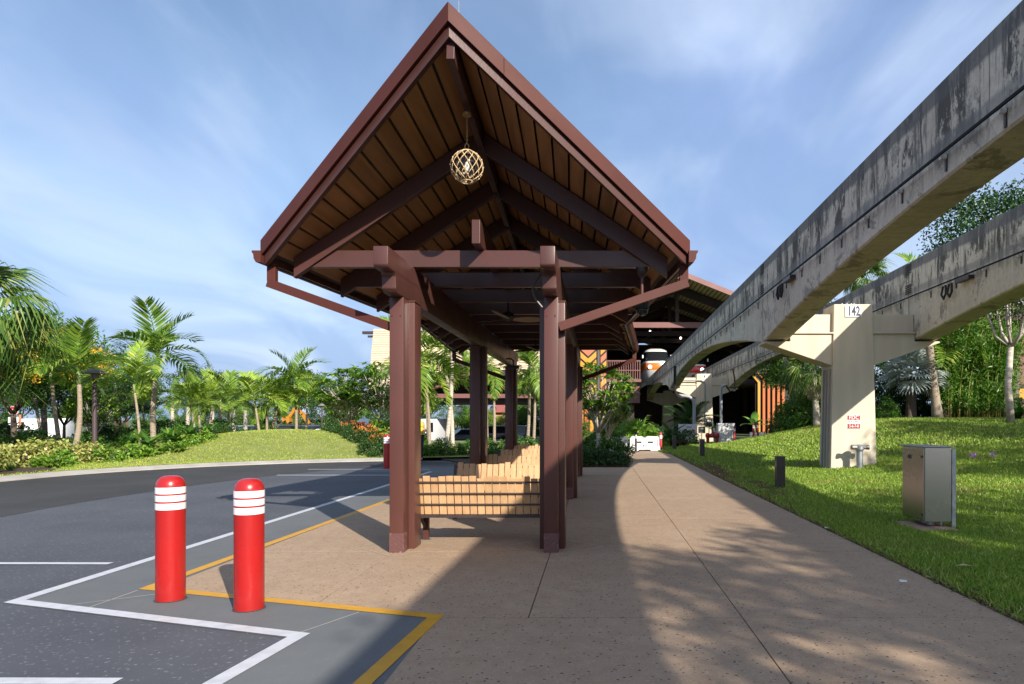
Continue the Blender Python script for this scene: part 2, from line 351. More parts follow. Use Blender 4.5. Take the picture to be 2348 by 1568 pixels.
for i in range(len(KC)-1):
    a, b_, c_, d_ = KC[i], KC[i+1], KO[i+1], KO[i]
    kb.hexa([(a.x, a.y, -.1), (b_.x, b_.y, -.1), (c_.x, c_.y, -.1), (d_.x, d_.y, -.1), (a.x, a.y, .03), (b_.x, b_.y, .03), (c_.x, c_.y, .1), (d_.x, d_.y, .1)])
tag(kb.build('kerb', kerb_m), kind='structure')

# grey concrete apron with the zig-zag edge
W_ = [(-5.00, 20.4), (-5.125, 5.906), (-2.25, 4.978), (-2.36, 4.11), (-2.5, -4)]
Yl = [(-3.98, 22.6), (-4.09, 13.46), (-4.27, 6.37), (-1.35, 5.455), (-1.46, 4.11), (-1.6, -4)]
TP = [(-3.9, 22.6), (-3.98, 13.46), (-4.10, 6.46), (-1.277, 5.455), (-1.277, -4)]
ap = MB().poly([(-5.0, 20.4), (-5.125, 5.9), (-2.25, 4.97), (-2.36, 4.1), (-2.5, -4), (-1.0, -4), (-1.0, 5.6), (-3.7, 6.6), (-3.7, 22.6), (-7.2, 22.4), (-7.2, 20.4)], .004).build('apron', apron_m)
tag(ap, kind='structure')
def strip(pts, w, z, side=0):
    """ribbon along a polyline, mitred; side: -1 band to the right of travel, 0 centred, 1 left"""
    v = [Vector((p[0], p[1], 0)) for p in pts]; m = MB(); L = []; Rr = []
    for i, p in enumerate(v):
        a = (p-v[i-1]).normalized() if i else None; b_ = (v[i+1]-p).normalized() if i < len(v)-1 else None
        na = Vector((-a.y, a.x, 0)) if a else None; nb = Vector((-b_.y, b_.x, 0)) if b_ else None
        nn = (na+nb).normalized() if a and b_ else (na or nb); k = 1/max(.2, nn.dot(na or nb))
        L.append(p+nn*k*w*(.5+side*.5)); Rr.append(p-nn*k*w*(.5-side*.5))
    for i in range(len(v)-1): m.add([(Rr[i].x, Rr[i].y, z), (Rr[i+1].x, Rr[i+1].y, z), (L[i+1].x, L[i+1].y, z), (L[i].x, L[i].y, z)], [(0, 1, 2, 3)])
    return m
strip(W_, .12, .0085, 1).build('white_line', line_m, road)
strip(Yl, .115, .0085, 1).build('yellow_line', yellow_m, road)
for a, b_, w in (((-9.5, 7.52), (-5.33, 7.5), .1), ((-8.95, 19.15), (-4.9, 19.15), .15), ((-9.0, 21.35), (-5.2, 21.35), .12), ((-8, 4.17), (-2.9, 4.14), .1)):
    strip([a, b_], w, .0085).build('stall_line', line_m, road)
# fine pale score lines in the apron
for a, b_ in (((-4.25, 6.33), (-4.28, 5.66)), ((-2.25, 4.99), (-1.95, 5.62)), ((-4.62, 5.76), (-3.98, 6.2))):
    strip([a, b_], .012, .0065).build('score_line', kerb_m, ap)

# tan pavement: separate slabs with open joints over a dark bed
pv = MB().poly([(-4.1, 6.5), (-1.29, 5.47), (-1.29, -6), (3.3, -6), (3.3, 30), (2.9, 34), (1.0, 34), (1.15, 24), (1.0, 22.2), (-3.85, 22.2)], -.012).build('pavement', joint_m)
tag(pv, kind='structure')
def slab(poly):
    c = Vector((sum(p[0] for p in poly)/len(poly), sum(p[1] for p in poly)/len(poly)))
    g = .005; q = []
    n = len(poly)
    for i in range(n):
        p = Vector(poly[i]); a = (p-Vector(poly[i-1])).normalized(); b_ = (Vector(poly[(i+1) % n])-p).normalized()
        na = Vector((-a.y, a.x)); nb = Vector((-b_.y, b_.x)); nn = (na+nb).normalized(); q.append(p+nn*(g/max(.3, nn.dot(na))))
    z = .008+random.uniform(-.0015, .0015)
    MB().prism([(p.x, p.y) for p in q], 'z', -.08, z).build('slab', pave_m, pv)
YJ = [-6, -2.72, 0, 2.73, 5.455, 8.18, 10.9, 13.6, 16.3, 19.05, 22.2]
def tx(y): return lerp(-4.10, -3.9, (y-6.46)/16)
for i in range(len(YJ)-1):
    a, b_ = YJ[i], YJ[i+1]
    if b_ <= 5.5: cols = [(-1.277, 1.17), (1.17, 3.3)]
    else: cols = [(-2.4, -.54), (-.54, 1.17), (1.17, 3.3)]
    for x0, x1 in cols:
        if b_ > 5.5 and a < 5.5 and x0 == -2.4:
            slab([(-2.4, 5.853), (-1.277, 5.455), (-.54, 5.455), (-.54, b_), (-2.4, b_)])
        else: slab([(x0, a), (x1, a), (x1, b_), (x0, b_)])
    if b_ > 8 and a >= 5.4:
        if a < 6: slab([(-4.10, 6.46), (-2.4, 5.853), (-2.4, b_), (tx(b_), b_)])
        else: slab([(tx(a), a), (-2.4, a), (-2.4, b_), (tx(b_), b_)])
for a, b_ in ((22.2, 25), (25, 27.7), (27.7, 30)):
    slab([(1.1, a), (3.3, a), (3.3, b_), (1.1, b_)])
slab([(1.1, 30), (3.3, 30), (2.85, 34), (.95, 34)])

# thin isolation joints in diamonds round the posts
for yc in (8.485, 13.785, 19.085):
    for xs_ in (-.917, .917):
        x = -1.45+xs_; d = .62
        strip([(x, yc-d), (x+d, yc), (x, yc+d), (x-d, yc), (x, yc-d)], .012, .0115).build('joint_strip', mat('pale_joint', (.5, .41, .32), .8), pv)
# ---------------- lawns
def lawn_h(x, y):
    h = 1.55*sstep((x-3.6)/10)*sstep((y-8)/22)
    h *= 1-sstep((y-33)/9)*(1-sstep((x-11)/3))
    return h
def mound_h(x, y):
    d = ((x+13.8)/7.2)**2+((y-30.5)/5.2)**2
    e = 1.0*math.exp(-1.25*d)
    return .08+e
def sheet(name, x0, x1, y0, y1, nx_, ny_, hf, m, kind='structure', clip=None, dz=0):
    X = np.linspace(x0, x1, nx_); Y = np.linspace(y0, y1, ny_)
    V = [(x, y, hf(x, y)+dz) for y in Y for x in X]; Fc = []
    for j in range(ny_-1):
        for i in range(nx_-1):
            if clip and not clip((X[i]+X[i+1])/2, (Y[j]+Y[j+1])/2): continue
            Fc.append((j*nx_+i, j*nx_+i+1, (j+1)*nx_+i+1, (j+1)*nx_+i))
    o = link(name, mesh_arr(name, V, Fc, m, True)); return tag(o, kind=kind)
def lawn_edge(y): return 3.3 if y < 30 else lerp(3.3, 2.6, min(1, (y-30)/5))
def lawn_sheet():
    V = []; Fc = []; Y = np.linspace(-8, 46, 55); m_ = 28
    for y in Y:
        x0 = lawn_edge(y)+.01
        for i in range(m_):
            x = lerp(x0, 40, (i/(m_-1))**1.6); V.append((x, y, lawn_h(x, y)-.004))
    for j in range(len(Y)-1):
        for i in range(m_-1): Fc.append((j*m_+i, j*m_+i+1, (j+1)*m_+i+1, (j+1)*m_+i))
    tag(link('lawn', mesh_arr('lawn', V, Fc, grass_soil, True)), kind='structure')
lawn_sheet()
# left of the drive: grassy verge with a mound behind the kerb
def kx(y):
    return at_y(KO, y) if y < KO[-1].y else -4.7
def kdist(x, y):
    return min((p.x-x)**2+(p.y-y)**2 for p in KO)**.5
def vh(x, y): return lerp(.095, mound_h(x, y), sstep(kdist(x, y)/3.0))
def verge():
    V = []; Fc = []; Yr = sorted(set([round(v, 3) for v in np.linspace(-14, 22, 26)]+[round(v, 3) for v in np.linspace(22, KO[-1].y-.01, 22)]+[round(v, 3) for v in np.linspace(KO[-1].y+.05, 46, 26)])); n = 34
    for y in Yr:
        x0 = kx(y)
        for j in range(n):
            x = lerp(x0, -62, (j/(n-1))**1.8); V.append((x, y, vh(x, y)))
    for i in range(len(Yr)-1):
        for j in range(n-1): Fc.append((i*n+j, i*n+j+1, (i+1)*n+j+1, (i+1)*n+j))
    tag(link('verge', mesh_arr('verge', V, Fc, mat('verge_turf', (.15, .18, .035), .95, c2=(.2, .22, .06), scale=1.4, bump=.6, bscale=50), True)), kind='structure')
verge()
# planting bed beyond the shelter
bedp = [(-6.0, 26.4), (-6.4, 44), (1.0, 44), (1.0, 34), (1.12, 24), (.98, 22.35), (-3.2, 22.45), (-4.5, 23.6)]
tag(MB().prism(bedp, 'z', -.1, .05).build('planting_bed', soil_m), kind='structure')
tag(MB().prism([(-15.75, -10), (-15.75, 17.6), (-15.5, 19.6), (-16.6, 20.6), (-19.5, 21.5), (-30, 22), (-30, -10)], 'z', -.1, .13).build('planting_bed', soil_m), kind='structure')
# car park
tag(MB().poly([(-90, 57), (10, 57), (10, 84), (-90, 84)], -.905).build('car_park', road_m), kind='structure')
# ================================================================== the bus shelter
XC, YM = -1.45, 13.785
sh = T('bus_shelter', 'dark brown timber and steel bus shelter with steep prow gable roof', 'shelter', (XC, YM, 0))
SO = (XC, YM, 0)
def rf(t, Y, side, dz=0):
    y = Y if Y <= YM else 2*YM-Y
    yn = 6.77+1.5*t; s = (y-yn)/(YM-yn)
    return Vector((XC+side*lerp(2.55, 2.06, s)*t, Y, lerp(5.42-1.92*t, 4.67-1.17*t, s)+dz))
def rs(t, s, side, far, dz=0):      # s 0 at the gable, 1 at mid-length
    yn = 6.77+1.5*t; Y = lerp(yn, YM, s); p = rf(t, Y, side, dz)
    if far: p.y = 2*YM-p.y
    return p
# posts: square box column with a narrow pilaster front and back
for yc in (8.485, 13.785, 19.085):
    for xs_ in (-.917, .917):
        x = XC+xs_
        po = MB(SO).box(x-.155, x+.155, yc-.155, yc+.155, 0.004, 3.02).build('post', brown_steel, sh, bevel=.012, smooth=True)
        MB(SO).box(x-.165, x+.165, yc-.165, yc+.165, 3.0201, 3.036).build('cap_plate', brown_steel, po)
        for s in (-1, 1):
            y0, y1 = sorted((yc+s*.156, yc+s*.385))
            MB(SO).box(x-.083, x+.083, y0, y1, .004, 3.039).build('pilaster', brown_steel, po, bevel=.006, smooth=True)
            y0, y1 = sorted((yc+s*.25, yc+s*.389))
            MB(SO).box(x-.087, x+.087, y0, y1, .0045, .235).build('base_shoe', mat('worn_brown', (.11, .046, .042), .5, c2=(.26, .16, .14), scale=14, lo=.62, hi=.72, bump=.3, bscale=30), po, bevel=.003)
            for bx in (-.05, .05):
                MB(SO).tube([(x+bx, yc+s*.384, 2.82), (x+bx, yc+s*.393, 2.82)], .011, 8).build('bolt', brown_steel, po)
# longitudinal beams with stepped ends
for xs_ in (-.917, .917):
    x = XC+xs_
    half = [(7.5, 3.497), (7.5, 3.29), (7.53, 3.262), (7.75, 3.262), (7.80, 3.225), (7.80, 3.085), (7.85, 3.043)]
    poly = half+[(2*YM-y, z) for y, z in reversed(half)]
    MB(SO).prism(poly, 'x', x-.083, x+.083).build('beam', brown, sh, bevel=.012, smooth=True)
# rafters and tie beams
FY = [8.62+1.3125*k for k in range(9)]; FY[-1] = 2*YM-8.62
FY = [8.62+(2*YM-2*8.62)*k/8 for k in range(9)]
for Y in FY:
    MB(SO).prism([(XC-1.80, 3.71), (XC+1.80, 3.71), (XC+2.12, 3.5), (XC-2.12, 3.5)], 'y', Y-.045, Y+.045).build('tie_beam', brown, sh, bevel=.006)
    for s in (-1, 1):
        a = rf(.0, Y, s, -.004); b_ = rf(.935, Y, s, -.004)
        if s < 0: a, b_ = a, b_
        tl = [(a.x-s*.0, a.z-.0), (b_.x, b_.z), (b_.x, b_.z-.25), (a.x, a.z-.25)]
        MB(SO).prism(tl, 'y', Y-.048, Y+.048).build('rafter', brown, sh, bevel=.006)
# ridge beam, king purlin, conduit
for far in (0, 1):
    f = (lambda y: y) if not far else (lambda y: 2*YM-y)
    z0, z1 = 5.385, 4.655
    MB(SO).beam((XC, f(6.80), z0-.105), (XC, f(YM), z1-.105), .08, .21).build('ridge_beam', brown, sh, bevel=.006)
    MB(SO).tube([(XC+.05, f(7.75), 5.03), (XC+.05, f(YM), 4.40)], .013, 8).build('conduit', darksteel, sh)
MB(SO).box(XC-.05, XC+.05, 8.24, 2*YM-8.24, 3.711, 4.0).build('purlin', brown, sh, bevel=.006)
# soffit boards, roof deck and cover
NB = 13
for far in (0, 1):
    for side in (-1, 1):
        for i in range(NB):
            t0 = .022+i*(.965-.022)/NB; t1 = t0+(.965-.022)/NB-.0105
            m_ = MB(SO); S = [.012, .33, .66, 1]
            for k in range(3):
                q = []
                for dz in (.003, .022):
                    for tt, ss in ((t0, S[k]), (t1, S[k]), (t1, S[k+1]), (t0, S[k+1])): q.append(tuple(rs(tt, ss, side, far, dz)))
                m_.hexa(q)
            m_.build('soffit_board', plank_m, sh)
        dk = MB(SO); cv = MB(SO)
        for (mm, za, zb, ta, tb) in ((dk, .05, .09, 0, .985), (cv, .091, .235, 0, 1.0)):
            for k in range(3):
                S = [.008, .33, .66, 1]; q = []
                for dz in (za, zb):
                    for tt, ss in ((ta, S[k]), (tb, S[k]), (tb, S[k+1]), (ta, S[k+1])): q.append(tuple(rs(tt, ss, side, far, dz)))
                mm.hexa(q)
        dk.build('roof_deck', black_m, sh); cv.build('roof_cover', brown_metal, sh)
        # standing seams
        for k in range(9):
            a = rs(.01, k/9+.05, side, far, .25); b_ = rs(.99, k/9+.05, side, far, .25)
            MB(SO).beam(a, b_, .03, .04).build('roof_seam', brown_metal, sh)
        # rake boards
        def rake(o0, o1, z0, z1, ta, tb, nm, mt_):
            q = []
            for z in (z0, z1):
                for t, o in ((ta, o0), (tb, o0), (tb, o1), (ta, o1)):
                    p = Vector((XC+side*2.55*t, 6.77+1.5*t+o, 5.42-1.92*t+z))
                    if far: p.y = 2*YM-p.y
                    q.append(tuple(p))
            MB(SO).hexa(q).build(nm, mt_, sh, bevel=.004)
        rake(-.035, .05, -.055, .066, 0, 1.0, 'rake_board', brown)
        cuts = [0, .2, 1.0] if side > 0 else [0, 1.0]
        for ca, cb in zip(cuts, cuts[1:]):
            rake(-.085 if ca else -.089, .06, .075, .262, ca+.0005, cb-.0005 if cb < 1 else 1.012, 'rake_coping', brown_metal)
        # eave board, gutter
        a = rs(.992, .0, side, far, .05); b_ = rs(.992, 1, side, far, .05)
        MB(SO).beam(a, b_, .035, .17).build('eave_board', brown, sh)
        a = rs(1.0, .0, side, far, .045); b_ = rs(1.0, 1, side, far, .045)
        ofs = Vector((side*.075, 0, 0))
        g = MB(SO); d = (b_-a).normalized(); lat = Vector((side, 0, 0))
        prof = [(0, -.075), (.06, -.075), (.085, -.03), (.09, .02), (.108, .045), (.108, .065), (0, .065)]
        pa = [a-d*.1+lat*(u+.004)+Vector((0, 0, w)) for u, w in prof]; pb = [b_+lat*(u+.004)+Vector((0, 0, w)) for u, w in prof]
        n = len(prof)
        g.add([tuple(p) for p in pa+pb], [tuple(range(n)), tuple(range(2*n-1, n-1, -1))]+[(i, (i+1) % n, n+(i+1) % n, n+i) for i in range(n)])
        g.build('gutter', brown_metal, sh)
        # downspout: short drop, then a long slant back to the corner post
        yA, yB = 8.40, 8.20
        if far: yA, yB = 2*YM-yA, 2*YM-yB
        xa = XC+side*2.53; xb = XC+side*1.002
        q = MB(SO)
        q.box(xa-.052, xa+.052, yA-.04, yA+.04, 3.28, 3.48)
        q.build('downspout', brown_metal, sh, bevel=.004)
        MB(SO).beam((xa+side*.045, yA, 3.265), (xb, yB, 2.695), .085, .105).build('downspout', brown_metal, sh, bevel=.004)
MB(SO).tube([(XC+.06, 6.92, 5.6), (XC+.06, 6.92, 5.83)], .006, 6).build('lightning_rod', galv, sh)
# conduit loop at the right-hand beam
MB(SO).tube([(XC+.82, 8.0, 3.3)]+[(XC+.82-.11*math.sin(math.pi*k/8), 7.98, 3.3-.4*k/8) for k in range(9)]+[(XC+.82, 8.0, 2.9)], .013, 6).build('conduit', darksteel, sh, smooth=True)

# -------- lantern: glass float in a rope net, on a chain
LY, LZ, LR = 7.67, 4.425, .178
la = T('float_lantern', 'round glass float lantern in knotted rope net hanging under the gable', 'lantern', (XC, LY, LZ))
rope_m = mat('rope', (.72, .52, .3), .8, c2=(.6, .42, .24), scale=30)
gl = MB().lathe([(LR*math.sin(math.pi*k/18)+.0004, -LR*math.cos(math.pi*k/18)) for k in range(19)], n=28).build('glass_globe', glass_thin('clear_glass', (.93, .96, .97)), la, smooth='all')
net = MB(); nk, nr = 12, 6
def sp(th, ph, r=LR+.003): return (r*math.sin(th)*math.cos(ph), r*math.sin(th)*math.sin(ph), r*math.cos(th))
for i in range(nr):
    for k in range(nk):
        th0 = R(18+i*23); th1 = R(18+(i+1)*23)
        ph0 = 2*math.pi*(k+(.5 if i % 2 else 0))/nk
        for dph in (-.5, .5):
            ph1 = ph0+2*math.pi*dph/nk
            net.tube([sp(lerp(th0, th1, u), lerp(ph0, ph1, u)) for u in (0, .5, 1)], .0038, 5)
        c = sp(th0, ph0); net.lathe([(.002, -.009), (.0095, -.004), (.0095, .004), (.002, .009)], c, 6)
for th in (R(18), R(18+23*nr)):
    net.tube([sp(th, 2*math.pi*k/24, LR+.004) for k in range(25)], .0065, 5)
net.build('rope_net', rope_m, la, smooth='all')
MB().lathe([(.012, .05), (.022, .04), (.03, .0), (.02, -.04), (.004, -.055)], n=12).build('bulb', mat('bulb_glass', (.85, .82, .74), .1), la, smooth='all')
MB().tube([(.022*math.cos(2*math.pi*k/14), 0, LR+.045+.04*math.sin(2*math.pi*k/14)) for k in range(15)], .006, 6).build('ring', mat('brass', (.45, .3, .14), .4, metal=.6), la, smooth='all')
z = LR+.088; k = 0
while z < .55:
    h = .026; pts = [((.009*math.cos(2*math.pi*q/10)) if k % 2 else 0, 0 if k % 2 else .009*math.cos(2*math.pi*q/10), z+h*.5+h*.62*math.sin(2*math.pi*q/10)) for q in range(11)]
    MB().tube(pts, .003, 5).build('chain_link', MATS['brass'], la); z += h; k += 1
MB().lathe([(.05, .575), (.05, .6), (.02, .6)], n=16).build('ceiling_rose', MATS['brass'], la, smooth=True)

# -------- ceiling fans
def fan(y, lab):
    f = T('ceiling_fan', lab, 'fan', (XC, y, 0), group='fans under the shelter roof')
    MB().tube([(0, 0, 3.71), (0, 0, 3.33)], .015, 8).build('rod', black_m, f)
    MB().lathe([(.02, 3.36), (.09, 3.33), (.1, 3.27), (.06, 3.22), (.02, 3.2)], n=16).build('motor', black_m, f, smooth=True)
    for a in (20, 140, 260):
        b_ = MB(); pts = []
        for k in range(7):
            u = k/6; w = .05+.05*math.sin(math.pi*min(1, u*1.1)); r = .09+.62*u
            pts.append(((r, -w, 3.235+.03*w/.1+.02*u), (r, w, 3.235-.03*w/.1+.02*u)))
        for k in range(6):
            (a0, a1), (b0, b1) = pts[k], pts[k+1]
            up = lambda p: (p[0], p[1], p[2]+.012)
            b_.hexa([a0, b0, b1, a1, up(a0), up(b0), up(b1), up(a1)])
        o = b_.build('blade', mat('fan_blade', (.16, .12, .09), .5), f); o.rotation_euler = (0, 0, R(a))
fan(11.26, 'dark ceiling fan under the near half of the shelter roof')
fan(16.4, 'dark ceiling fan under the far half of the shelter roof')
# -------- dome camera and small bracket camera
dc = T('dome_camera', 'black dome security camera on a pole under the shelter eave', 'camera', (XC+2.03, 8.62, 0))
MB().lathe([(.075, 3.499), (.075, 3.45), (.05, 3.41), (.03, 3.38)], n=14).build('mount', darksteel, dc, smooth=True)
MB().tube([(0, 0, 3.4), (0, 0, 3.08)], .022, 10).build('pole', brown_steel, dc, smooth=True)
MB().lathe([(.03, 3.1), (.085, 3.08), (.09, 3.0), (.085, 2.98)], n=16).build('housing', black_m, dc, smooth=True)
MB().lathe([(.08*math.cos(math.pi/2*k/6)+.001, 2.98-.09*math.sin(math.pi/2*k/6)) for k in range(7)], n=16).build('dome', mat('smoked_dome', (.02, .022, .025), .06), dc, smooth='all')
bc = T('bracket_camera', 'small black camera on a bent arm on the left-hand beam', 'camera', (XC-.79, 17.2, 3.05))
MB().tube([(-.03, 0, .05), (.1, 0, .05), (.16, 0, .0), (.16, 0, -.12)], .02, 8).build('arm', black_m, bc, smooth=True)
MB().box(.0, .3, -.06, .06, -.2, -.12).build('housing', black_m, bc, bevel=.02)

# -------- slatted benches across the shelter
def bench(seed):
    rnd = random.Random(seed)
    b = T('slatted_bench', 'x', 'bench', (0, 0, 0), group='slatted benches in rows inside the shelter')
    n = 17; pit = .0965
    for i in range(n):
        x = (i-(n-1)/2)*pit; w = .0425; top = .845+rnd.choice((0, .0, .012, .028, .034)); y1 = -.10
        yt = lerp(0, y1, (top-.385)/.46)
        MB().hexa([(x-w, -.016, .385), (x+w, -.016, .385), (x+w, .016, .385), (x-w, .016, .385), (x-w, yt-.016, top), (x+w, yt-.016, top), (x+w, yt+.016, top), (x-w, yt+.016, top)]).build('back_slat', slat_m, b, bevel=.003, seg=1)
        e = .44+rnd.choice((0, .015, .03))
        MB().hexa([(x-w, .03, .40), (x+w, .03, .40), (x+w, e, .43), (x-w, e, .43), (x-w, .03, .432), (x+w, .03, .432), (x+w, e, .462), (x-w, e, .462)]).build('seat_slat', slat_m, b, bevel=.003, seg=1)
    for zz in (.80, .655, .515):
        y = lerp(0, -.10, (zz-.385)/.46)-.03
        MB().tube([(-.86, y, zz), (.86, y, zz)], .0115, 8).build('rod', darksteel, b, smooth=True)
    MB().box(-.86, .86, -.045, .02, .345, .384).build('rail', darksteel, b)
    MB().box(-.86, .86, .36, .4, .36, .4).build('rail', darksteel, b)
    for x in (-.86, .86):
        MB().prism([(-.155, .85), (-.115, .85), (.02, .37), (.42, .40), (.42, .36), (-.03, .34)], 'x', x-.024, x+.024).build('end_frame', darksteel, b)
    for x in (-.78, .78):
        lg = MB().box(x-.035, x+.035, .28, .35, .0125, .37).build('leg', brown_steel, b)
        MB().box(x-.06, x+.06, .25, .38, .0085, .0124).build('foot_plate', galv, lg)
        MB().beam((x, .31, .15), (x, .0, .35), .03, .03).build('brace', darksteel, b)
    return b
order = ['nearest slatted bench with three rods across its back, between the first posts', 'second slatted bench from the camera, pale boards with a dark end frame',
         'third slatted bench from the camera, beside the middle posts', 'fourth slatted bench from the camera, beyond the middle posts', 'farthest slatted bench, between the last pair of shelter posts']
for i, y in enumerate((8.66, 11.0, 13.55, 16.05, 18.65)):
    b = bench(i+3); b['label'] = order[i]; b.location = (XC-.0, y if not i else y+.12, 0); b.rotation_euler = (0, 0, 0 if not i else math.pi)

# -------- red bollards
def bollard(label):
    b = T('bollard', label, 'bollard', group='red bollards with white bands')
    r, h = .117, 1.098
    prof = [(r, .006), (r, h-.105)]+[(r*math.cos(a)**.62 if a < 1.55 else .002, h-.105+.105*math.sin(a)) for a in [math.pi/2*k/8 for k in range(9)]]
    prof[-1] = (.003, h)
    MB().lathe(prof, n=40).build('sleeve', red_gloss, b, smooth=True)
    for z0, z1 in ((.155, .1), (.222, .17), (.294, .238)):
        MB().lathe([(r+.0005, h-z0-.0005), (r+.0018, h-z0), (r+.0018, h-z1), (r+.0005, h-z1+.0005)], n=40, cap=False).build('white_band', white_band, b, smooth=True)
    MB().lathe([(r+.012, .0086), (r+.012, .0102), (r+.001, .0102)], n=32, cap=False).build('sealant_ring', mat('sealant', (.06, .06, .06), .7), b)
    return b
b = bollard('left of the two large red bollards in front of the shelter'); b.location = (-3.75, 6.02, 0)
copy_tree(b, label='right of the two large red bollards in front of the shelter', loc=(-2.91, 5.73, 0), rz=.6)
copy_tree(b, label='red bollard far back on the drive beside the left shelter post', loc=(-6.65, 21.75, 0), rz=1.9)
# ================================================================== monorail guideway
def guideway_mat():
    m = bpy.data.materials.new('stained_concrete'); m.use_nodes = True; n = m.node_tree.nodes; l = m.node_tree.links; b = n['Principled BSDF']; b.inputs['Roughness'].default_value = .85; b.inputs['Specular IOR Level'].default_value = .25
    t = n.new('ShaderNodeTexCoord'); g = n.new('ShaderNodeNewGeometry'); sp_ = n.new('ShaderNodeSeparateXYZ'); l.new(g.outputs['Position'], sp_.inputs[0])
    def noise(s, d=6, ro=.6, st=(1, 1, 1), loc=(0, 0, 0), dist=0):
        mp = n.new('ShaderNodeMapping'); mp.inputs['Scale'].default_value = st; mp.inputs['Location'].default_value = loc; l.new(g.outputs['Position'], mp.inputs[0])
        z = n.new('ShaderNodeTexNoise'); z.inputs['Scale'].default_value = s; z.inputs['Detail'].default_value = d; z.inputs['Roughness'].default_value = ro; z.inputs['Distortion'].default_value = dist; l.new(mp.outputs[0], z.inputs[0]); return z.outputs['Fac']
    def rng(x, lo, hi, a=0, c=1):
        r = n.new('ShaderNodeMapRange'); r.inputs[1].default_value = lo; r.inputs[2].default_value = hi; r.inputs[3].default_value = a; r.inputs[4].default_value = c; l.new(x, r.inputs[0]); return r.outputs[0]
    def mth(op, a, c):
        q = n.new('ShaderNodeMath'); q.operation = op; q.use_clamp = True
        for i, v in ((0, a), (1, c)):
            if isinstance(v, (int, float)): q.inputs[i].default_value = v
            else: l.new(v, q.inputs[i])
        return q.outputs[0]
    def mix(fac, A, B):
        i = n.new('ShaderNodeMix'); i.data_type = 'RGBA'
        if isinstance(fac, float): i.inputs['Factor'].default_value = fac
        else: l.new(fac, i.inputs['Factor'])
        for k, v in (('A', A), ('B', B)):
            if isinstance(v, tuple): i.inputs[k].default_value = (*v, 1)
            else: l.new(v, i.inputs[k])
        return i.outputs['Result']
    Z = sp_.outputs['Z']
    base = mix(rng(noise(.8, 8), .35, .65), (.58, .515, .395), (.67, .605, .475))
    base = mix(rng(noise(9, 8, .7), .45, .7, 0, .5), base, (.37, .325, .26))
    # long grey algae streaks running down from the top
    st = rng(noise(2.2, 8, .68, (0, 1, .10), dist=.45), .475, .525)
    st2 = rng(noise(7.5, 6, .7, (0, 1, .06), (0, 3, 0), dist=.3), .515, .57)
    brk = rng(noise(2.2, 10, .78, (1, 1, .55), (4, 2, 1)), .445, .495)
    upper = rng(Z, 4.7, 5.35, .1, 1)
    f = mth('MULTIPLY', mth('MULTIPLY', mth('MAXIMUM', st, mth('MULTIPLY', st2, .8)), brk), upper)
    c = mix(mth('MULTIPLY', f, .93), base, (.062, .061, .052))
    blot = mth('MULTIPLY', rng(noise(1.1, 10, .74, (1, 1, .8), (9, 3, 0), dist=.6), .54, .56), rng(noise(11, 5, .7), .3, .6, .3, 1))
    c = mix(mth('MULTIPLY', blot, .72), c, (.16, .155, .13))
    # worn running bands: along the top edge and where the guide wheels rub
    tb = rng(mth('ADD', Z, 0.0), 0, 1)
    tz = n.new('ShaderNodeMath'); tz.operation = 'ADD'; l.new(Z, tz.inputs[0])
    nn_ = n.new('ShaderNodeMapRange'); nn_.inputs[3].default_value = -.05; nn_.inputs[4].default_value = .05; l.new(noise(7, 6, .7), nn_.inputs[0]); l.new(nn_.outputs[0], tz.inputs[1])
    top = rng(tz.outputs[0], 5.74, 5.8)
    c = mix(mth('MULTIPLY', top, .8), c, (.13, .126, .12))
    mid = mth('MULTIPLY', rng(tz.outputs[0], 5.07, 5.12), rng(tz.outputs[0], 5.29, 5.23))
    c = mix(mth('MULTIPLY', mid, .55), c, (.19, .187, .18))
    # rust-brown drip edge at the bottom corner, dark cracks
    ck = rng(noise(2.2, 2, .5, (1, 1, 1), (2, 7, 5), dist=1.5), .497, .503)
    l.new(c, b.inputs['Base Color'])
    bu = n.new('ShaderNodeBump'); bu.inputs['Strength'].default_value = .4; bu.inputs['Distance'].default_value = .01; l.new(noise(45, 6, .7), bu.inputs['Height']); l.new(bu.outputs[0], b.inputs['Normal'])
    return m
gw_m = guideway_mat()
col_m = mat('column_concrete', (.62, .54, .42), .8, c2=(.56, .485, .375), scale=1.3, stretch=(3, 3, .5), bump=.12, bscale=50, spec=.25)
insul_m = mat('porcelain', (.6, .58, .55), .4)
TOP, SLOPE = 6.04, .019
def gx(Y, k): return 4.36+SLOPE*Y+4.16*k           # left face of beam k at distance Y
def gbot(u): return 4.80-1.05*u*u
SUP = [-10.2, 19.4, 49.0, 78.6]
ins_me = MB().tube([(0, 0, 0), (-.075, 0, 0)], .036, 8).mesh('insulator', insul_m, smooth=True)
brk_me = MB().box(-.02, 0, -.02, .02, -.14, .07).mesh('bracket', darksteel)
names = [['near span of the left monorail beam rising overhead at upper right', 'arched middle span of the left monorail beam, with cables at its far end', 'far span of the left monorail beam entering the station'],
         ['near span of the right monorail beam, over the lawn', 'arched middle span of the right monorail beam beyond the numbered column', 'far span of the right monorail beam entering the station']]
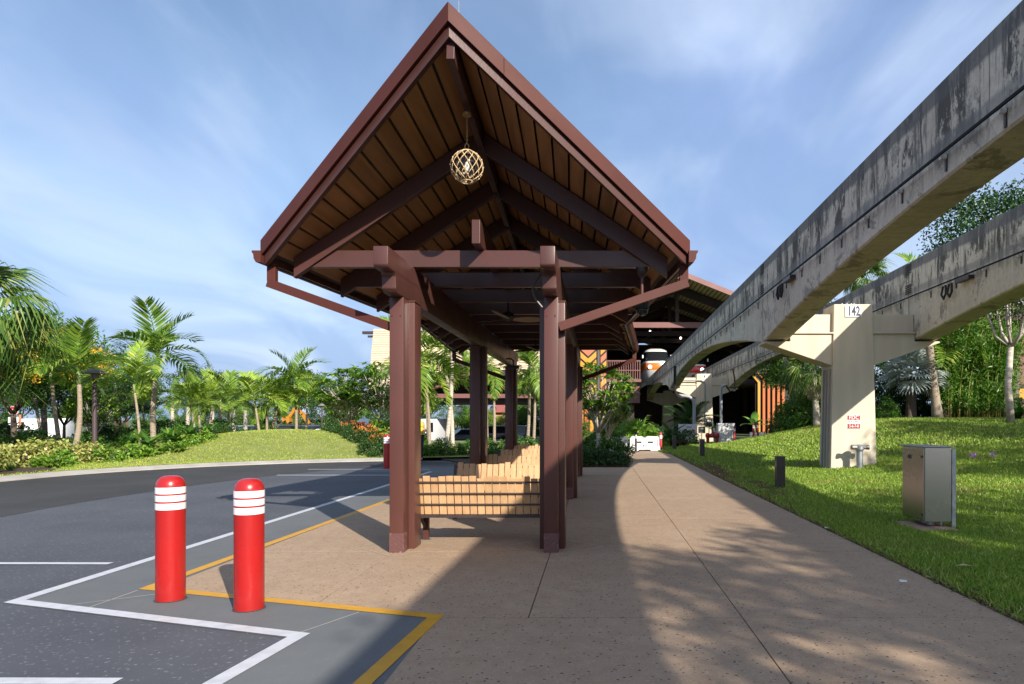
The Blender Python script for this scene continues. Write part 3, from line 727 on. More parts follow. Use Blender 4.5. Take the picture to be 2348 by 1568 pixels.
for k in (0, 1):
    for j in range(3):
        y0, y1 = SUP[j]+.03, SUP[j+1]-.03; yc = (y0+y1)/2
        th = T('monorail_beam', names[k][j], 'monorail beam', (gx(yc, k)+.33, yc, 3.75), group='concrete monorail guideway beams')
        O = tuple(th.location); N = 28; m_ = MB(O); V = []
        for i in range(N+1):
            u = -1+2*i/N; Y = lerp(y0, y1, i/N); x = gx(Y, k); zb = gbot(u)
            V += [(x, Y, zb+.03), (x+.03, Y, zb), (x+.63, Y, zb), (x+.66, Y, zb+.03), (x+.66, Y, TOP-.03), (x+.63, Y, TOP), (x+.03, Y, TOP), (x, Y, TOP-.03)]
        Fc = [(i*8+q, i*8+(q+1) % 8, (i+1)*8+(q+1) % 8, (i+1)*8+q) for i in range(N) for q in range(8)]+[tuple(range(8)), tuple(range(N*8+7, N*8-1, -1))]
        m_.add(V, Fc).build('girder', gw_m, th)
        for (dx, s) in ((-.1, -1), (.76, 1)):
            MB(O).beam((gx(y0, k)+dx, y0, 5.0), (gx(y1, k)+dx, y1, 5.0), .025, .034).build('power_rail', mat('power_rail', (.012, .012, .014), .75, spec=.2), th)
            if s > 0 and not (j == 0): continue
            ny = int((y1-y0)/1.32)
            for q in range(ny):
                Y = y0+.5+q*1.32
                if Y < 3.5: continue
                x = gx(Y, k)+(.0 if s < 0 else .66)
                sc = (1, 1, 1) if s < 0 else (-1, 1, 1)
                link('insulator', ins_me, th, (x-O[0]+(-.015 if s < 0 else .015), Y-O[1], 4.97-O[2]), (0, 0, 0), sc)
                link('bracket', brk_me, th, (x-O[0]+(-.001 if s < 0 else .001), Y-O[1], 4.93-O[2]), (0, 0, 0), sc)
        # finger plates at the expansion joint
        if j == 1:
            MB(O).box(gx(y0, k)+.02, gx(y0, k)+.64, y0-.075, y0+.015, 3.8, 6.0).build('dark_gap_fill', black_m, th)  # black filler added so the open gap between spans reads dark
            for zz in (5.36, 5.93):
                for q in range(5):
                    MB(O).box(gx(y0, k)-.02, gx(y0, k)-.001, y0-.2, y0+.16, zz-.055*q, zz-.055*q+.03).build('finger_plate', black_m, th)
        if k < 2 and j == 0:
            for dy in (-2.6, -2.3):
                Y = SUP[1]+dy+.0; x = gx(Y, k)-.09
                MB(O).tube([(x, Y, 4.93), (x-.02, Y-.05, 4.72), (x-.02, Y+.06, 4.6), (x-.02, Y+.17, 4.72), (x, Y+.12, 4.93)], .03, 6).build('cable_loop', black_m, th, smooth=True)
            MB(O).box(gx(16.2, k)-.16, gx(16.2, k)-.02, 15.9, 16.5, 4.86, 4.95).build('feeder_bracket', darksteel, th)

def column(y, zg, label, num):
    xc = gx(y, 0)+.33+2.08
    th = T('monorail_column', label, 'column', (xc, y, zg), group='concrete columns carrying the monorail beams')
    H = 4.77-zg
    hb, ht, db, dt = .645, .535, .5, .46
    MB().hexa([(-hb, -db, -.3), (hb, -db, -.3), (hb, db, -.3), (-hb, db, -.3), (-ht, -dt, H), (ht, -dt, H), (ht, dt, H), (-ht, dt, H)]).build('shaft', col_m, th, bevel=.025)
    for s in (-1, 1):
        xi = s*.575; xo = s*2.43; xb = s*1.73
        z = lambda q: q-zg
        pl = [(xi*.9, z(3.05)), (xo, z(3.70)), (xo, z(3.742)), (xb, z(3.742)), (xb, z(3.98)), (xi*.9, z(3.98))]
        MB().prism(pl, 'y', -.40, .40).build('bracket_arm', col_m, th, bevel=.012)
        x0, x1 = sorted((xi*.88, s*1.728)); MB().box(x0, x1, -.34, .34, z(3.981), z(4.5)).build('arm_block', col_m, th, bevel=.012)
        x0, x1 = sorted((xi*.9, s*1.73)); MB().box(x0, x1, -.46, -.401, z(3.955), z(3.99)).build('ledge', col_m, th)
    for x in (-.16, .18, -.02, .1):
        MB().box(x-.012, x+.012, -.05, -.03, H+.001, H+.09).build('anchor_rod', galv, th)
    # conduits up the left side
    for q, yy in enumerate((-.3, -.12, .1)):
        MB().tube([(-hb-.05, yy, -.1), (-.6-.03, yy, 2.75)], .045 if q == 1 else .03, 8).build('conduit', mat('column_conduit', (.34, .31, .27), .6), th, smooth=True)
    return th
c142 = column(19.4, .22, 'tall beige concrete column numbered 142 on the lawn', '142')
c2 = column(49.0, 0, 'second beige concrete column, behind the white equipment cabinets', '141')
c3 = column(78.6, 0, 'farthest monorail column, in shade under the station', '')
column(-10.2, 0, 'monorail column behind the camera, out of the picture', '')
# number plate and fire-connection sign on the column
navy = mat('navy_ink', (.01, .012, .05), .5)
def plate(y, zg, num, label):
    xc = gx(y, 0)+.33+2.08
    t = T('number_plate', label, 'sign', (xc, y-.478, 4.56), group='number plates on the monorail columns')
    MB().box(-.23, .23, -.012, .006, -.15, .15).build('plate', white_band, t)
    text(num, .36, navy, t, (0, -.013, 0), sx=.66, bold=.03)
plate(19.4, .22, '142', 'white plate reading 142 at the top of the near column')
plate(49.0, 0, '141', 'small white number plate at the top of the second column')
fy = 19.4-.5; fx = gx(19.4, 0)+2.41
fs = T('fire_sign', 'red and white square sign reading FDC on the near column', 'sign', (fx+.0, fy+.012, 1.5))
sgn_red = mat('sign_red', (.3, .022, .022), .5)
MB().box(-.18, .18, -.012, .03, -.19, .19).build('plate', white_band, fs)
MB().box(-.172, .172, -.014, -.0125, .055, .182).build('panel', sgn_red, fs)
MB().box(-.172, .172, -.014, -.0125, -.182, -.05).build('panel', sgn_red, fs)
text('FDC', .15, white_band, fs, (0, -.0165, .118), sx=.95, bold=.008)
text('BUILDING', .075, sgn_red, fs, (0, -.0135, .003), sx=.92, bold=.005)
text('5-6-7-8', .12, white_band, fs, (0, -.0165, -.116), sx=.74, bold=.008)
for bx, bz in ((0, 0),): pass
sp_ = T('fire_standpipe', 'galvanised standpipe with twin hose inlets in front of the column', 'standpipe', (fx+.02, fy-.36, .2))
MB().tube([(0, 0, -.1), (0, 0, .52)], .085, 18).build('pipe', galv, sp_, smooth=True)
MB().lathe([(.095, .5), (.1, .54), (.12, .56), (.12, .64), (.08, .68), (.02, .69)], n=18).build('head', galv, sp_, smooth=True)
for s in (-1, 1):
    MB().tube([(s*.06, -.02, .61), (s*.17, -.04, .615), (s*.172, -.04, .615), (s*.24, -.05, .615)], [.055, .055, .065, .065], 12).build('inlet', mat('dull_metal', (.12, .12, .12), .45, metal=.6, c2=(.3, .3, .3), scale=20), sp_, smooth=True)

# -------- feeder cables where the beam meets the second column
cb = T('feeder_cables', 'bundle of black cables hanging below the beam at the second column', 'cables', (gx(44, 0)-.1, 44, 4.9))
for q in range(5):
    x = -.05+.035*q; MB().tube([(x, q*.12, .1), (x-.02, q*.12, -.8), (x+.03, q*.14-.05, -1.6), (x+.25+.06*q, .2, -2.0), (x+.5, .5, -1.75-.08*q)], .035, 6).build('cable', black_m, cb, smooth=True)
# ================================================================== monorail station
st = T('monorail_station', 'dark brown monorail station hall with low gable roof', 'building', (7.0, 55, 0))
SX, SY = 7.0, 55.0; SO2 = (SX, SY, 0)
dkbrown = mat('station_brown', (.05, .026, .022), .7, c2=(.035, .02, .018), scale=1)
pinkb = mat('station_fascia', (.2, .085, .075), .5, c2=(.17, .07, .062), scale=1)
deck_m = mat('station_deck', (.56, .54, .27), .6, c2=(.5, .48, .23), scale=.8)
PK, SL, HWD = 13.37, .385, 9.6
for s in (-1, 1):
    dk = MB(SO2)
    e = SX+s*HWD; ze = PK-SL*HWD
    dk.hexa([(SX, SY, PK-.2), (e, SY+.5, ze-.2), (e, 104, ze-.2), (SX, 104, PK-.2), (SX, SY, PK), (e, SY+.5, ze), (e, 104, ze), (SX, 104, PK)]).build('roof', deck_m, st)
    rb = MB(SO2)
    for k in range(1, 30):
        x = SX+s*k*.33; z_ = PK-SL*k*.33-.2
        rb.box(x-.035, x+.035, SY+.3, 80, z_-.07, z_)
    o = rb.build('deck_ribs', mat('deck_rib', (.14, .13, .06), .7), st); o['kind'] = 'stuff'
    MB(SO2).hexa([(SX, SY-.12, PK-.36), (e, SY+.38, ze-.36), (e, SY+.5, ze-.36), (SX, SY-.0, PK-.36), (SX, SY-.12, PK+.06), (e, SY+.38, ze+.06), (e, SY+.5, ze+.06), (SX, SY, PK+.06)]).build('fascia', pinkb, st)
    for Y in (59, 65, 71, 77, 83, 89):
        MB(SO2).hexa([(SX, Y-.22, PK-.95), (e, Y-.22, ze-.95), (e, Y+.22, ze-.95), (SX, Y+.22, PK-.95), (SX, Y-.22, PK-.28), (e, Y-.22, ze-.28), (e, Y+.22, ze-.28), (SX, Y+.22, PK-.28)]).build('rafter', dkbrown, st)
    MB(SO2).box(*sorted((e-s*.15, e-s*.45)), 62, 104, 0, ze-.25).build('added_side_wall', dkbrown, st)  # unseen wall added to shut out light and blacken the hall
    for Y in (58.5, 65, 71.5):
        MB(SO2).tube([(e-s*.9, Y, 0), (e-s*.9, Y, ze-.3)], .42, 16).build('pier', dkbrown, st, smooth=True)
for Y in (59, 65, 71, 77, 83):
    MB(SO2).box(SX-HWD+.3, SX+HWD-.3, Y-.18, Y+.18, 9.42, 9.88).build('tie_beam', pinkb if Y == 59 else dkbrown, st)  # front beam gets a lighter brown standing for the sun on it
    MB(SO2).beam((SX, Y, 9.88), (SX, Y, PK-.9), .3, .3).build('king_post', dkbrown, st)
MB(SO2).box(SX-HWD, SX+HWD, 103.6, 104, 0, PK-1).build('added_back_wall', dkbrown, st)  # added to close the far end and keep the hall dark
MB(SO2).box(SX-HWD+.4, SX-1.9-2.0, 58, 103.5, 4.55, 4.95).build('platform', dkbrown, st)
MB(SO2).box(SX+3.9, SX+HWD-.4, 58, 103.5, 4.55, 4.95).build('platform', dkbrown, st)
MB(SO2).box(SX-HWD+.4, SX+HWD-.4, 82, 82.3, 0, 9.4).build('added_cross_wall', dkbrown, st)  # dark wall added across the hall to stop light coming through
MB(SO2).box(SX-HWD+.4, SX+HWD-.4, 76, 76.3, 0, 4.5).build('added_cross_wall', dkbrown, st)  # lower wall added to keep the undercroft dark
for x in (SX-4.1, SX-6.5): MB(SO2).box(x-.35, x+.35, 58.2, 58.9, 0, 4.5).build('pier', dkbrown, st)
MB(SO2).box(1.4, 3.7, 57.6, 58.2, 2.9, 4.3).build('spandrel', pinkb, st)
for q, (px, py) in enumerate(((1606, 844), (1640, 844), (1432, 906), (1490, 760), (1560, 775))):
    p = P(px, py, 76 if q < 2 else 69.7 if q == 2 else 70)
    MB(SO2).lathe([(.02, -.11), (.1, -.06), (.1, .06), (.02, .11)], p, 8).build('lamp', emit('station_lamp%d' % q, (1, .93, .8), 6), st)
# balcony with balusters
bal = MB(SO2).box(.15, 3.75, 56.6, 58.3, 4.62, 4.86).build('balcony', pinkb, st)
MB(SO2).box(.2, 3.7, 56.65, 56.75, 6.32, 6.42).build('handrail', pinkb, bal)
for k in range(19):
    x = .22+k*.19; MB(SO2).box(x-.03, x+.03, 56.67, 56.73, 4.86, 6.32).build('baluster', pinkb, bal)
MB(SO2).box(.2, 3.7, 56.66, 56.74, 5.55, 5.62).build('mid_rail', pinkb, bal)
for x in (.7, 3.1):
    MB(SO2).prism([(x-.3, 4.62), (x+.3, 4.62), (x+.12, 4.4), (x+.1, 3.6), (x-.1, 3.6), (x-.12, 4.4)], 'y', 56.9, 57.2).build('bracket', pinkb, bal)
# painted panels: chevrons above, vertical staves below
orange = mat('panel_orange', (.45, .12, .02), .6); amber = mat('panel_amber', (.58, .27, .025), .6); coral = mat('panel_coral', (.45, .15, .08), .6)
pn = T('chevron_panel', 'tall panel of orange, amber and coral chevrons on the left of the station', 'panel', (-.3, 56.2, 0))
MB().box(-1.25, 1.2, 0, .3, 0, 9.4).build('backing', dkbrown, pn)
for i in range(9):
    z = 3.3+i*.68; mt_ = (amber, coral, coral, amber, amber, coral, orange, amber, coral)[i]
    for s in (-1, 1):
        for xa, w in ((-.35, .68),):
            MB().prism([(xa, z), (xa+s*w, z+.62), (xa+s*w, z+1.1), (xa, z+.48)], 'y', -.09, -.005).build('chevron', mt_, pn)
    MB().prism([(.68, z+.1), (1.15, z+.55), (1.15, z+1.02), (.68, z+.58)], 'y', -.09, -.005).build('chevron', (coral, amber)[i % 2], pn)
for i in range(5):
    MB().box(-1.05+i*.42, -1.05+i*.42+.3, -.09, -.005, .05, 3.1+(.25 if i % 2 else 0)).build('stave', (amber, orange)[i % 2], pn)
MB().box(.42, .6, -.13, -.005, 0, 9.4).build('batten', mat('panel_grey', (.09, .08, .085), .6), pn)
pr = T('stave_panel', 'row of orange and amber staves that bend outward at the top', 'panel', (14.15, 56.2, 0))
MB().box(-1.0, 2.4, .1, .3, 0, 7.5).build('backing', black_m, pr)
for i in range(6):
    x = -.85+i*.4; mt_ = (amber, orange, orange, orange, orange, orange)[i]; zt = 4.55+.28*i
    s = -1 if i < 3 else 1
    MB().box(x, x+.2, -.1, .05, 0, zt).build('stave', mt_, pr)
    if i < 4: MB().prism([(x, zt), (x+.2, zt), (x+.2+s*.42, zt+.5), (x+s*.42, zt+.5)], 'y', -.1, .05).build('stave_tip', mt_, pr)

KS = 1.11      # the hall stands a little farther back, at a correspondingly larger size
for o_ in (st, pn, pr):
    o_.location = (o_.location.x*KS, o_.location.y*KS, CAMH*(1-KS)); o_.scale = (KS,)*3
# -------- monorail trains
grey_w = mat('train_white', (.72, .72, .7), .25, coat=.3); tinted = mat('train_glass', (.012, .014, .016), .08); skirt_m = mat('train_skirt', (.42, .43, .41), .4)
def train(x, y, z, band, label):
    t = T('monorail_train', label, 'monorail', (x, y, z), group='monorail trains at the station')
    HWp = [(-1.25, .95), (-.9, 1.16), (-.3, 1.28), (.4, 1.31), (.95, 1.3), (1.3, 1.28), (2.0, 1.16), (2.2, 1.06), (2.38, .72), (2.44, .25)]
    YF = [(-1.25, .9), (-.9, .45), (-.3, .12), (.4, 0), (.95, .12), (1.3, .25), (2.0, .85), (2.2, 1.15), (2.38, 1.8), (2.44, 2.5)]
    def ip(tb, q):
        for (a, va), (b_, vb) in zip(tb, tb[1:]):
            if a <= q <= b_: return lerp(va, vb, (q-a)/(b_-a))
    def outline(q):
        hw, yf = ip(HWp, q), ip(YF, q); out = []
        for k in range(13):
            a = math.pi*k/12; out.append((hw*math.copysign(abs(math.cos(a))**.55, math.cos(a)), yf+1.5-1.5*math.sin(a)**.8, q))
        return [(hw, 14, q)]+out+[(-hw, 14, q)]
    def shell(z0, z1, nm, m_, n=4, grow=0):
        b_ = MB(); zs_ = [lerp(z0, z1, i/n) for i in range(n+1)]; V = []
        for q in zs_: V += [(x_*(1+grow), y_-grow*1.2, z_) for x_, y_, z_ in outline(q)]
        m_n = 15
        b_.add(V, [(i*m_n+k, i*m_n+k+1, (i+1)*m_n+k+1, (i+1)*m_n+k) for i in range(n) for k in range(m_n-1)])
        return b_.build(nm, m_, t, smooth='all')
    shell(-1.25, .12, 'skirt', skirt_m); shell(.12, .82, 'colour_band', band); shell(.82, 1.0, 'white_band', grey_w, 2)
    shell(1.0, 1.98, 'windscreen', tinted, 5); shell(1.98, 2.44, 'roof', grey_w, 5)
    MB().box(-.9, .9, 4, 13.5, 1.2, 1.25).build('floor', skirt_m, t)
    for s in (-1, 1):
        h = MB().lathe([(.02, -.05), (.16, -.05), (.2, 0), (.02, .03)], n=12).build('headlight', emit('headlamp%d%s' % (s, label[:3]), (1, .95, .85), 4 if s > 0 else .6), t, smooth=True); h.location = (s*.72, .05, .42); h.rotation_euler = (R(90), 0, 0)
        MB().box(s*1.38-.07, s*1.38+.07, .55, .75, 1.3, 1.62).build('mirror', grey_w, t, bevel=.03)
        MB().tube([(s*1.22, .9, 1.5), (s*1.38, .7, 1.5)], .02, 6).build('mirror_arm', black_m, t)
ty = 66
train(gx(ty, 0)+.33, ty, TOP+.12, mat('train_orange', (.75, .16, .01), .28, coat=.4), 'white monorail train with an orange band on the left beam')
train(gx(70, 1)+.33, 70, TOP+.12, mat('train_red', (.62, .01, .015), .28, coat=.4), 'monorail train with a red band on the right beam')

# ================================================================== porte-cochere with shingled roof
pc = T('entrance_canopy', 'entrance canopy with steep tan shingled roof behind the palms', 'building', (-11, 60, 0)); PO = (-11, 60, 0)
shing = mat('tan_shingle', (.62, .47, .34), .85, c2=(.52, .38, .26), scale=2.5, stretch=(3, 1, 8), bump=.3, bscale=12)
NC = 26; Z0, Z1 = 4.0, 9.7
def zb(x): return max(4.0, 6.5-.34*abs(x+10.4))
def py_(z): return 57+5*(z-4)/5.7
for i in range(NC):
    za, zb_ = lerp(Z0, Z1, i/NC), lerp(Z0, Z1, (i+1)/NC)
    xl = lerp(-19.0, -20.2, (za-4)/5.7); xr = lerp(-2.6, -1.4, (za-4)/5.7)
    segs = []
    if za < 6.5-.02:
        d = (6.5-za)/.34
        segs = [(xl, min(-10.4-d, -10.4)), (max(-10.4+d, -10.4), xr)]
    else: segs = [(xl, xr)]
    for a, b_ in segs:
        if b_-a < .1: continue
        MB(PO).hexa([(a, py_(za)-.1, za), (b_, py_(za)-.1, za), (b_, py_(za)+.12, za), (a, py_(za)+.12, za), (a, py_(zb_)-.02, zb_+.02), (b_, py_(zb_)-.02, zb_+.02), (b_, py_(zb_)+.12, zb_+.02), (a, py_(zb_)+.12, zb_+.02)]).build('shingle_course', shing, pc)
MB(PO).hexa([(-19.0, 57.3, 4), (-2.6, 57.3, 4), (-2.6, 67, 4), (-19, 67, 4), (-20.2, 62.2, 9.6), (-1.4, 62.2, 9.6), (-1.4, 62.4, 9.6), (-20.2, 62.4, 9.6)])
MB(PO).poly([(-19.0, 67, 4), (-2.6, 67, 4), (-1.4, 62.1, 9.7), (-20.2, 62.1, 9.7)]).build('rear_slope', shing, pc)
for x, w in ((-21.2, 1.3), (-20.7, .9)):
    MB(PO).box(x, x+w+.4, 61.9, 62.15, 9.25 if w > 1 else 8.95, 9.5 if w > 1 else 9.12).build('ridge_pole', dkbrown, pc)
for s in (-1, 1):
    MB(PO).beam((-10.4, 57.9, 6.35), (-10.4+s*8.2, 57.9, 3.55), .3, .35).build('barge_rafter', dkbrown, pc)
    MB(PO).beam((-10.4, 60.5, 5.9), (-10.4+s*5, 60.5, 3.8), .3, .3).build('brace', pinkb, pc)
MB(PO).box(-16.6, -4.2, 59, 59.4, 3.36, 3.72).build('tie_beam', pinkb, pc)
MB(PO).box(-17.5, -3.6, 60, 66.5, 2.9, 3.3).build('ceiling', dkbrown, pc)
MB(PO).poly([(-18.4, 66, 3), (-3, 66, 3), (-3, 63, 8), (-18.4, 63, 8)]).build('inner_lining', dkbrown, pc)
for x in (-17.2, -3.9):
    for y in (59.2, 65.5): MB(PO).box(x-.25, x+.25, y-.25, y+.25, -.9, 3.4).build('pier', dkbrown, pc)
for i, x in enumerate((-12.2, -9.2)):
    g = P(1064, 918, 58.4)
    t = T('globe_lamp', ('white globe lamp under the left of the entrance canopy', 'white globe lamp under the right of the entrance canopy')[i], 'lamp', (x, 61, 2.45), group='globe lamps under the entrance canopy')
    MB().lathe([(.3*math.sin(math.pi*k/10)+.001, -.3*math.cos(math.pi*k/10)) for k in range(11)], n=14).build('globe', mat('opal_globe', (.75, .75, .72), .3), t, smooth='all')
    MB().tube([(0, 0, .28), (0, 0, .6)], .02, 6).build('stem', black_m, t)
# orange building with a red roof far beyond the car park
ob = T('orange_building', 'low orange building with dull red roof beyond the car park', 'building', (-13, 104, -.9))
MB().box(-3.2, 3.4, 0, 8, 0, 3.4).build('wall', mat('orange_stucco', (.62, .3, .15), .8, c2=(.55, .26, .13), scale=.6), ob)
MB().hexa([(-3.8, -.6, 3.4), (4, -.6, 3.4), (4, 8.6, 3.4), (-3.8, 8.6, 3.4), (-2.6, 2.5, 4.6), (2.8, 2.5, 4.6), (2.8, 5.5, 4.6), (-2.6, 5.5, 4.6)]).build('roof', mat('red_roof', (.3, .09, .07), .7), ob)
MB().box(-.8, .8, -.02, .1, 0, 1.9).build('door', dkbrown, ob)
# brown lodge wall at the far right
lw = T('lodge_building', 'reddish brown timber lodge wall with orange band at the right edge', 'building', (20, 33, 1.4))
lwm = mat('lodge_timber', (.2, .085, .075), .7, c2=(.16, .07, .06), scale=1, stretch=(6, 6, .4))
MB().box(-.3, 9, 0, 5, -1, 4.8).build('wall', lwm, lw)
for k in range(9): MB().box(-.1+k*.95, -.02+k*.95, -.03, -.001, -1, 4.8).build('board_batten', dkbrown, lw)
MB().box(-.5, .25, -.35, -.05, -1, 5).build('corner_post', mat('post_grey', (.16, .11, .11), .7), lw)
MB().box(.3, 9, -.06, -.005, 1.15, 1.65).build('orange_band', amber, lw)
MB().box(.3, 9, -.1, -.005, .95, 1.14).build('dark_band', dkbrown, lw); MB().box(.3, 9, -.1, -.005, 1.66, 1.85).build('dark_band', dkbrown, lw)
MB().box(-1.3, 10, -1, 6, 4.8, 5.1).build('roof', dkbrown, lw)
# ================================================================== equipment on the lawn and along the path
cab = T('steel_cabinet', 'stainless steel equipment cabinet on the lawn beside the path', 'cabinet', (4.9, 10.1, 0))
MB().box(-.2, .18, -.35, .36, .12, 1.185).build('body', steel_m, cab, bevel=.008)
MB().box(-.213, -.2005, -.33, .345, .135, 1.165).build('door', steel_m, cab, bevel=.004)
MB().box(-.225, .2, -.375, .385, 1.1855, 1.2).build('top_plate', galv, cab, bevel=.003)
MB().box(.181, .235, -.36, -.33, -.02, 1.16).build('flange', galv, cab)
for z in (.22, 1.05): MB().tube([(-.213, -.28, z), (-.222, -.28, z)], .018, 10).build('lock', darksteel, cab)
MB().box(-.2165, -.2131, .05, .16, 1.0, 1.06).build('name_plate', mat('plate_dark', (.02, .022, .035), .4), cab)
MB().tube([(0, -.1, 0), (0, -.1, .119)], .05, 12).build('conduit', galv, cab); MB().tube([(.0, .06, 0), (.0, .06, .119)], .05, 12).build('conduit', galv, cab); MB().tube([(.1, -.2, 0), (.1, -.2, .119)], .02, 8).build('conduit', galv, cab)
pad = tag(MB().box(4.52, 5.08, 9.5, 10.35, -.05, .045).build('concrete_pad', mat('pink_pad', (.36, .22, .16), .85, c2=(.3, .18, .13), scale=5, bump=.3), None, bevel=.008), 'small reddish concrete pad under the steel cabinet', 'pad')
# path lights
pl_m = mat('path_light', (.03, .023, .022), .4, c2=(.04, .03, .028), scale=3)
def pathlight(x, y, lab):
    z = lawn_h(x, y); t = T('path_light', lab, 'path light', (x, y, z), group='square path lights along the lawn edge')
    MB().box(-.095, .095, -.095, .095, -.05, .72).build('post', pl_m, t, bevel=.006); MB().box(-.1, .1, -.1, .1, .7205, .745).build('cap', pl_m, t, bevel=.004)
    MB().box(-.0965, -.0955, -.06, .06, .5, .64).build('lens', mat('lens', (.2, .19, .17), .3), t)
pathlight(4.15, 15.4, 'nearest dark square path light on the lawn'); pathlight(4.27, 27.5, 'middle dark square path light, beside the bare lawn edge'); pathlight(3.97, 34.6, 'farthest dark square path light, near the white barriers')
# water barriers
bw = mat('barrier_plastic', (.72, .73, .76), .45, c2=(.64, .65, .68), scale=3)
def barrier(x, y, w, lab):
    t = T('water_barrier', lab, 'barrier', (x, y, 0), group='white plastic water barriers across the path')
    h = w/2
    pr_ = [(-h, .02), (-.3, .02), (-.28, .08), (.28, .08), (.3, .02), (h, .02), (h, .2), (h-.04, .28), (h-.04, .62), (h-.1, .72), (.1, .72), (.08, .66), (-.08, .66), (-.1, .72), (-h+.1, .72), (-h+.04, .62), (-h+.04, .28), (-h, .2)]
    MB().prism(pr_, 'y', -.17, .17).build('shell', bw, t, bevel=.012)
    for q in (-.28, .28):
        MB().box(q-.13, q+.13, -.176, -.1705, .4, .48).build('fork_slot', black_m, t)
    for q in (-1, 1):
        MB().box(q*(h-.14)-.025, q*(h-.14)+.025, -.176, -.1705, .2, .55).build('hinge_slot', mat('slot_grey', (.25, .26, .28), .6), t)
    return t
b2 = barrier(2.36, 33.3, 1.5, 'right white water barrier with a dark logo across the path')
text('F', .16, navy, b2, (-.05, -.173, .25), rot=(R(90), 0, 0), name='logo', sx=1.2); text('77', .11, navy, b2, (.07, -.173, .255), name='logo')
barrier(.98, 33.5, 1.2, 'left white water barrier partly behind the white-flowered shrub')
def marker(x, y, z, h, r, m_, lab, bands=True, cat='post'):
    t = T('marker_post', lab, cat, (x, y, z), group='slim marker posts')
    MB().lathe([(r, 0), (r, h-r), (r*.7, h-r*.3), (.003, h)], n=14).build('post', m_, t, smooth=True)
    if bands:
        for k in range(3): MB().lathe([(r+.0015, h-.2-.06*k), (r+.0015, h-.155-.06*k)], n=14, cap=False).build('band', white_band, t)
dkpost = mat('maroon_post', (.05, .018, .02), .5); rdpost = mat('red_post', (.4, .025, .025), .45)
p = G(1457.5, 1037); marker(p.x, p.y, 0, .98, .05, dkpost, 'slim dark maroon post with white top in front of the barriers')
p = G(1514, 1030, .05); marker(p.x, p.y, .03, .88, .085, rdpost, 'red post with white bands at the right end of the barriers')
for px, py, lab in ((1590, 1019, 'red post in front of the left white cabinet'), (1683, 1011, 'red post in front of the right white cabinet'), (1727, 1004, 'left of two red posts by the white planter box'), (1736.5, 1003, 'right of two red posts by the white planter box')):
    q = P(px, py, 43); marker(q.x, 43, q.z-.1, 1.05, .07, rdpost, lab, True)
# white equipment cabinets with conduits
def wcab(x0, x1, y, ztop, lab, bend):
    xm = (x0+x1)/2; t = T('equipment_cabinet', lab, 'cabinet', (xm, y, -.05), group='white equipment cabinets by the second column')
    w = (x1-x0)/2; H = ztop+.05
    MB().box(-w, w, -.35, .35, 0, H).build('body', mat('cabinet_white', (.6, .6, .58), .5), t, bevel=.02)
    MB().box(-w+.04, w-.04, -.36, -.3505, .1, H-.05).build('door', mat('cabinet_white', (.6, .6, .58), .5), t, bevel=.006)
    MB().box(-.12, .12, -.366, -.3605, H-.22, H-.14).build('label_plate', mat('slot_grey', (.25, .26, .28), .6), t)
    return t
wcab(5.4, 6.55, 44.5, 1.22, 'left white equipment cabinet in front of the second column', -1)
wcab(7.9, 8.98, 44.5, 1.28, 'right white equipment cabinet in front of the second column', 1)
pipe_m = mat('grey_conduit', (.3, .31, .32), .5)
c_ = T('conduit_riser', 'thick grey conduit bending from the left cabinet to the beam', 'conduit', (6.4, 44.5, 1.2))
MB().tube([(0, 0, 0), (0, 0, 1.3), (-.08, 0, 1.6), (-.3, 0, 1.8), (-.6, 0, 1.86), (-1.1, 0, 1.9)], .11, 10).build('pipe', pipe_m, c_, smooth=True)
c_ = T('conduit_riser', 'grey conduit rising straight from the right cabinet', 'conduit', (8.15, 44.5, 1.26))
MB().tube([(0, 0, 0), (0, 0, 2.3), (.06, 0, 2.42), (.3, 0, 2.5)], .09, 10).build('pipe', pipe_m, c_, smooth=True)
MB().tube([(.3, 0, 2.5), (.6, .1, 2.1), (.95, .3, 2.15), (1.0, .6, 3.0), (.95, .9, 3.6)], .05, 6).build('hose', black_m, c_, smooth=True)
c_ = T('conduit_riser', 'thin conduit running up the face of the second column', 'conduit', (7.75, 48.44, 0))
MB().tube([(-.0, 0, 1.2), (0, 0, 4.0), (-.05, 0, 4.2), (-.3, 0, 4.3), (-1.6, 0, 4.3)], .05, 8).build('pipe', pipe_m, c_, smooth=True)
grn = mat('box_green', (.11, .12, .085), .6)
for (a, b_, c0, d0, lab) in ((1617, 1633, 958, 978, 'upper grey-green box on the second column'), (1601, 1616, 978, 993, 'lower left grey-green box on the second column'), (1631, 1645, 978, 993, 'lower right grey-green box on the second column')):
    p0, p1 = P(a, d0, 46), P(b_, c0, 46)
    t = T('junction_box', lab, 'box', ((p0.x+p1.x)/2, 46, p0.z), group='grey-green boxes on the second column')
    w = (p1.x-p0.x)/2; MB().box(-w, w, -.12, .1, 0, p1.z-p0.z).build('case', grn, t, bevel=.01); MB().box(-w*.5, w*.5, -.124, -.1205, (p1.z-p0.z)*.6, (p1.z-p0.z)*.75).build('label_plate', white_band, t)
    MB().tube([(0, 0, 0), (0, 0, -(p0.z))], .03, 6).build('stand', pipe_m, t)
hy = T('hydrant_manifold', 'red pipe manifold with side outlets at the second column', 'hydrant', (7.25, 42.5, 0))
MB().tube([(-.38, 0, .52), (.38, 0, .52)], .13, 12).build('pipe', rdpost, hy, smooth=True)
for x in (-.3, 0, .3): MB().lathe([(.12, .4), (.15, .55), (.1, .68), (.02, .7)], (x, 0, 0), 12).build('valve', rdpost, hy, smooth=True)
for x in (-.3, .3): MB().tube([(x, 0, 0), (x, 0, .5)], .09, 10).build('leg', rdpost, hy, smooth=True)
pb = T('planter_box', 'white planter box behind the red posts', 'planter', (P(1735, 1002, 44).x, 44, lawn_h(10.4, 44)-.05))
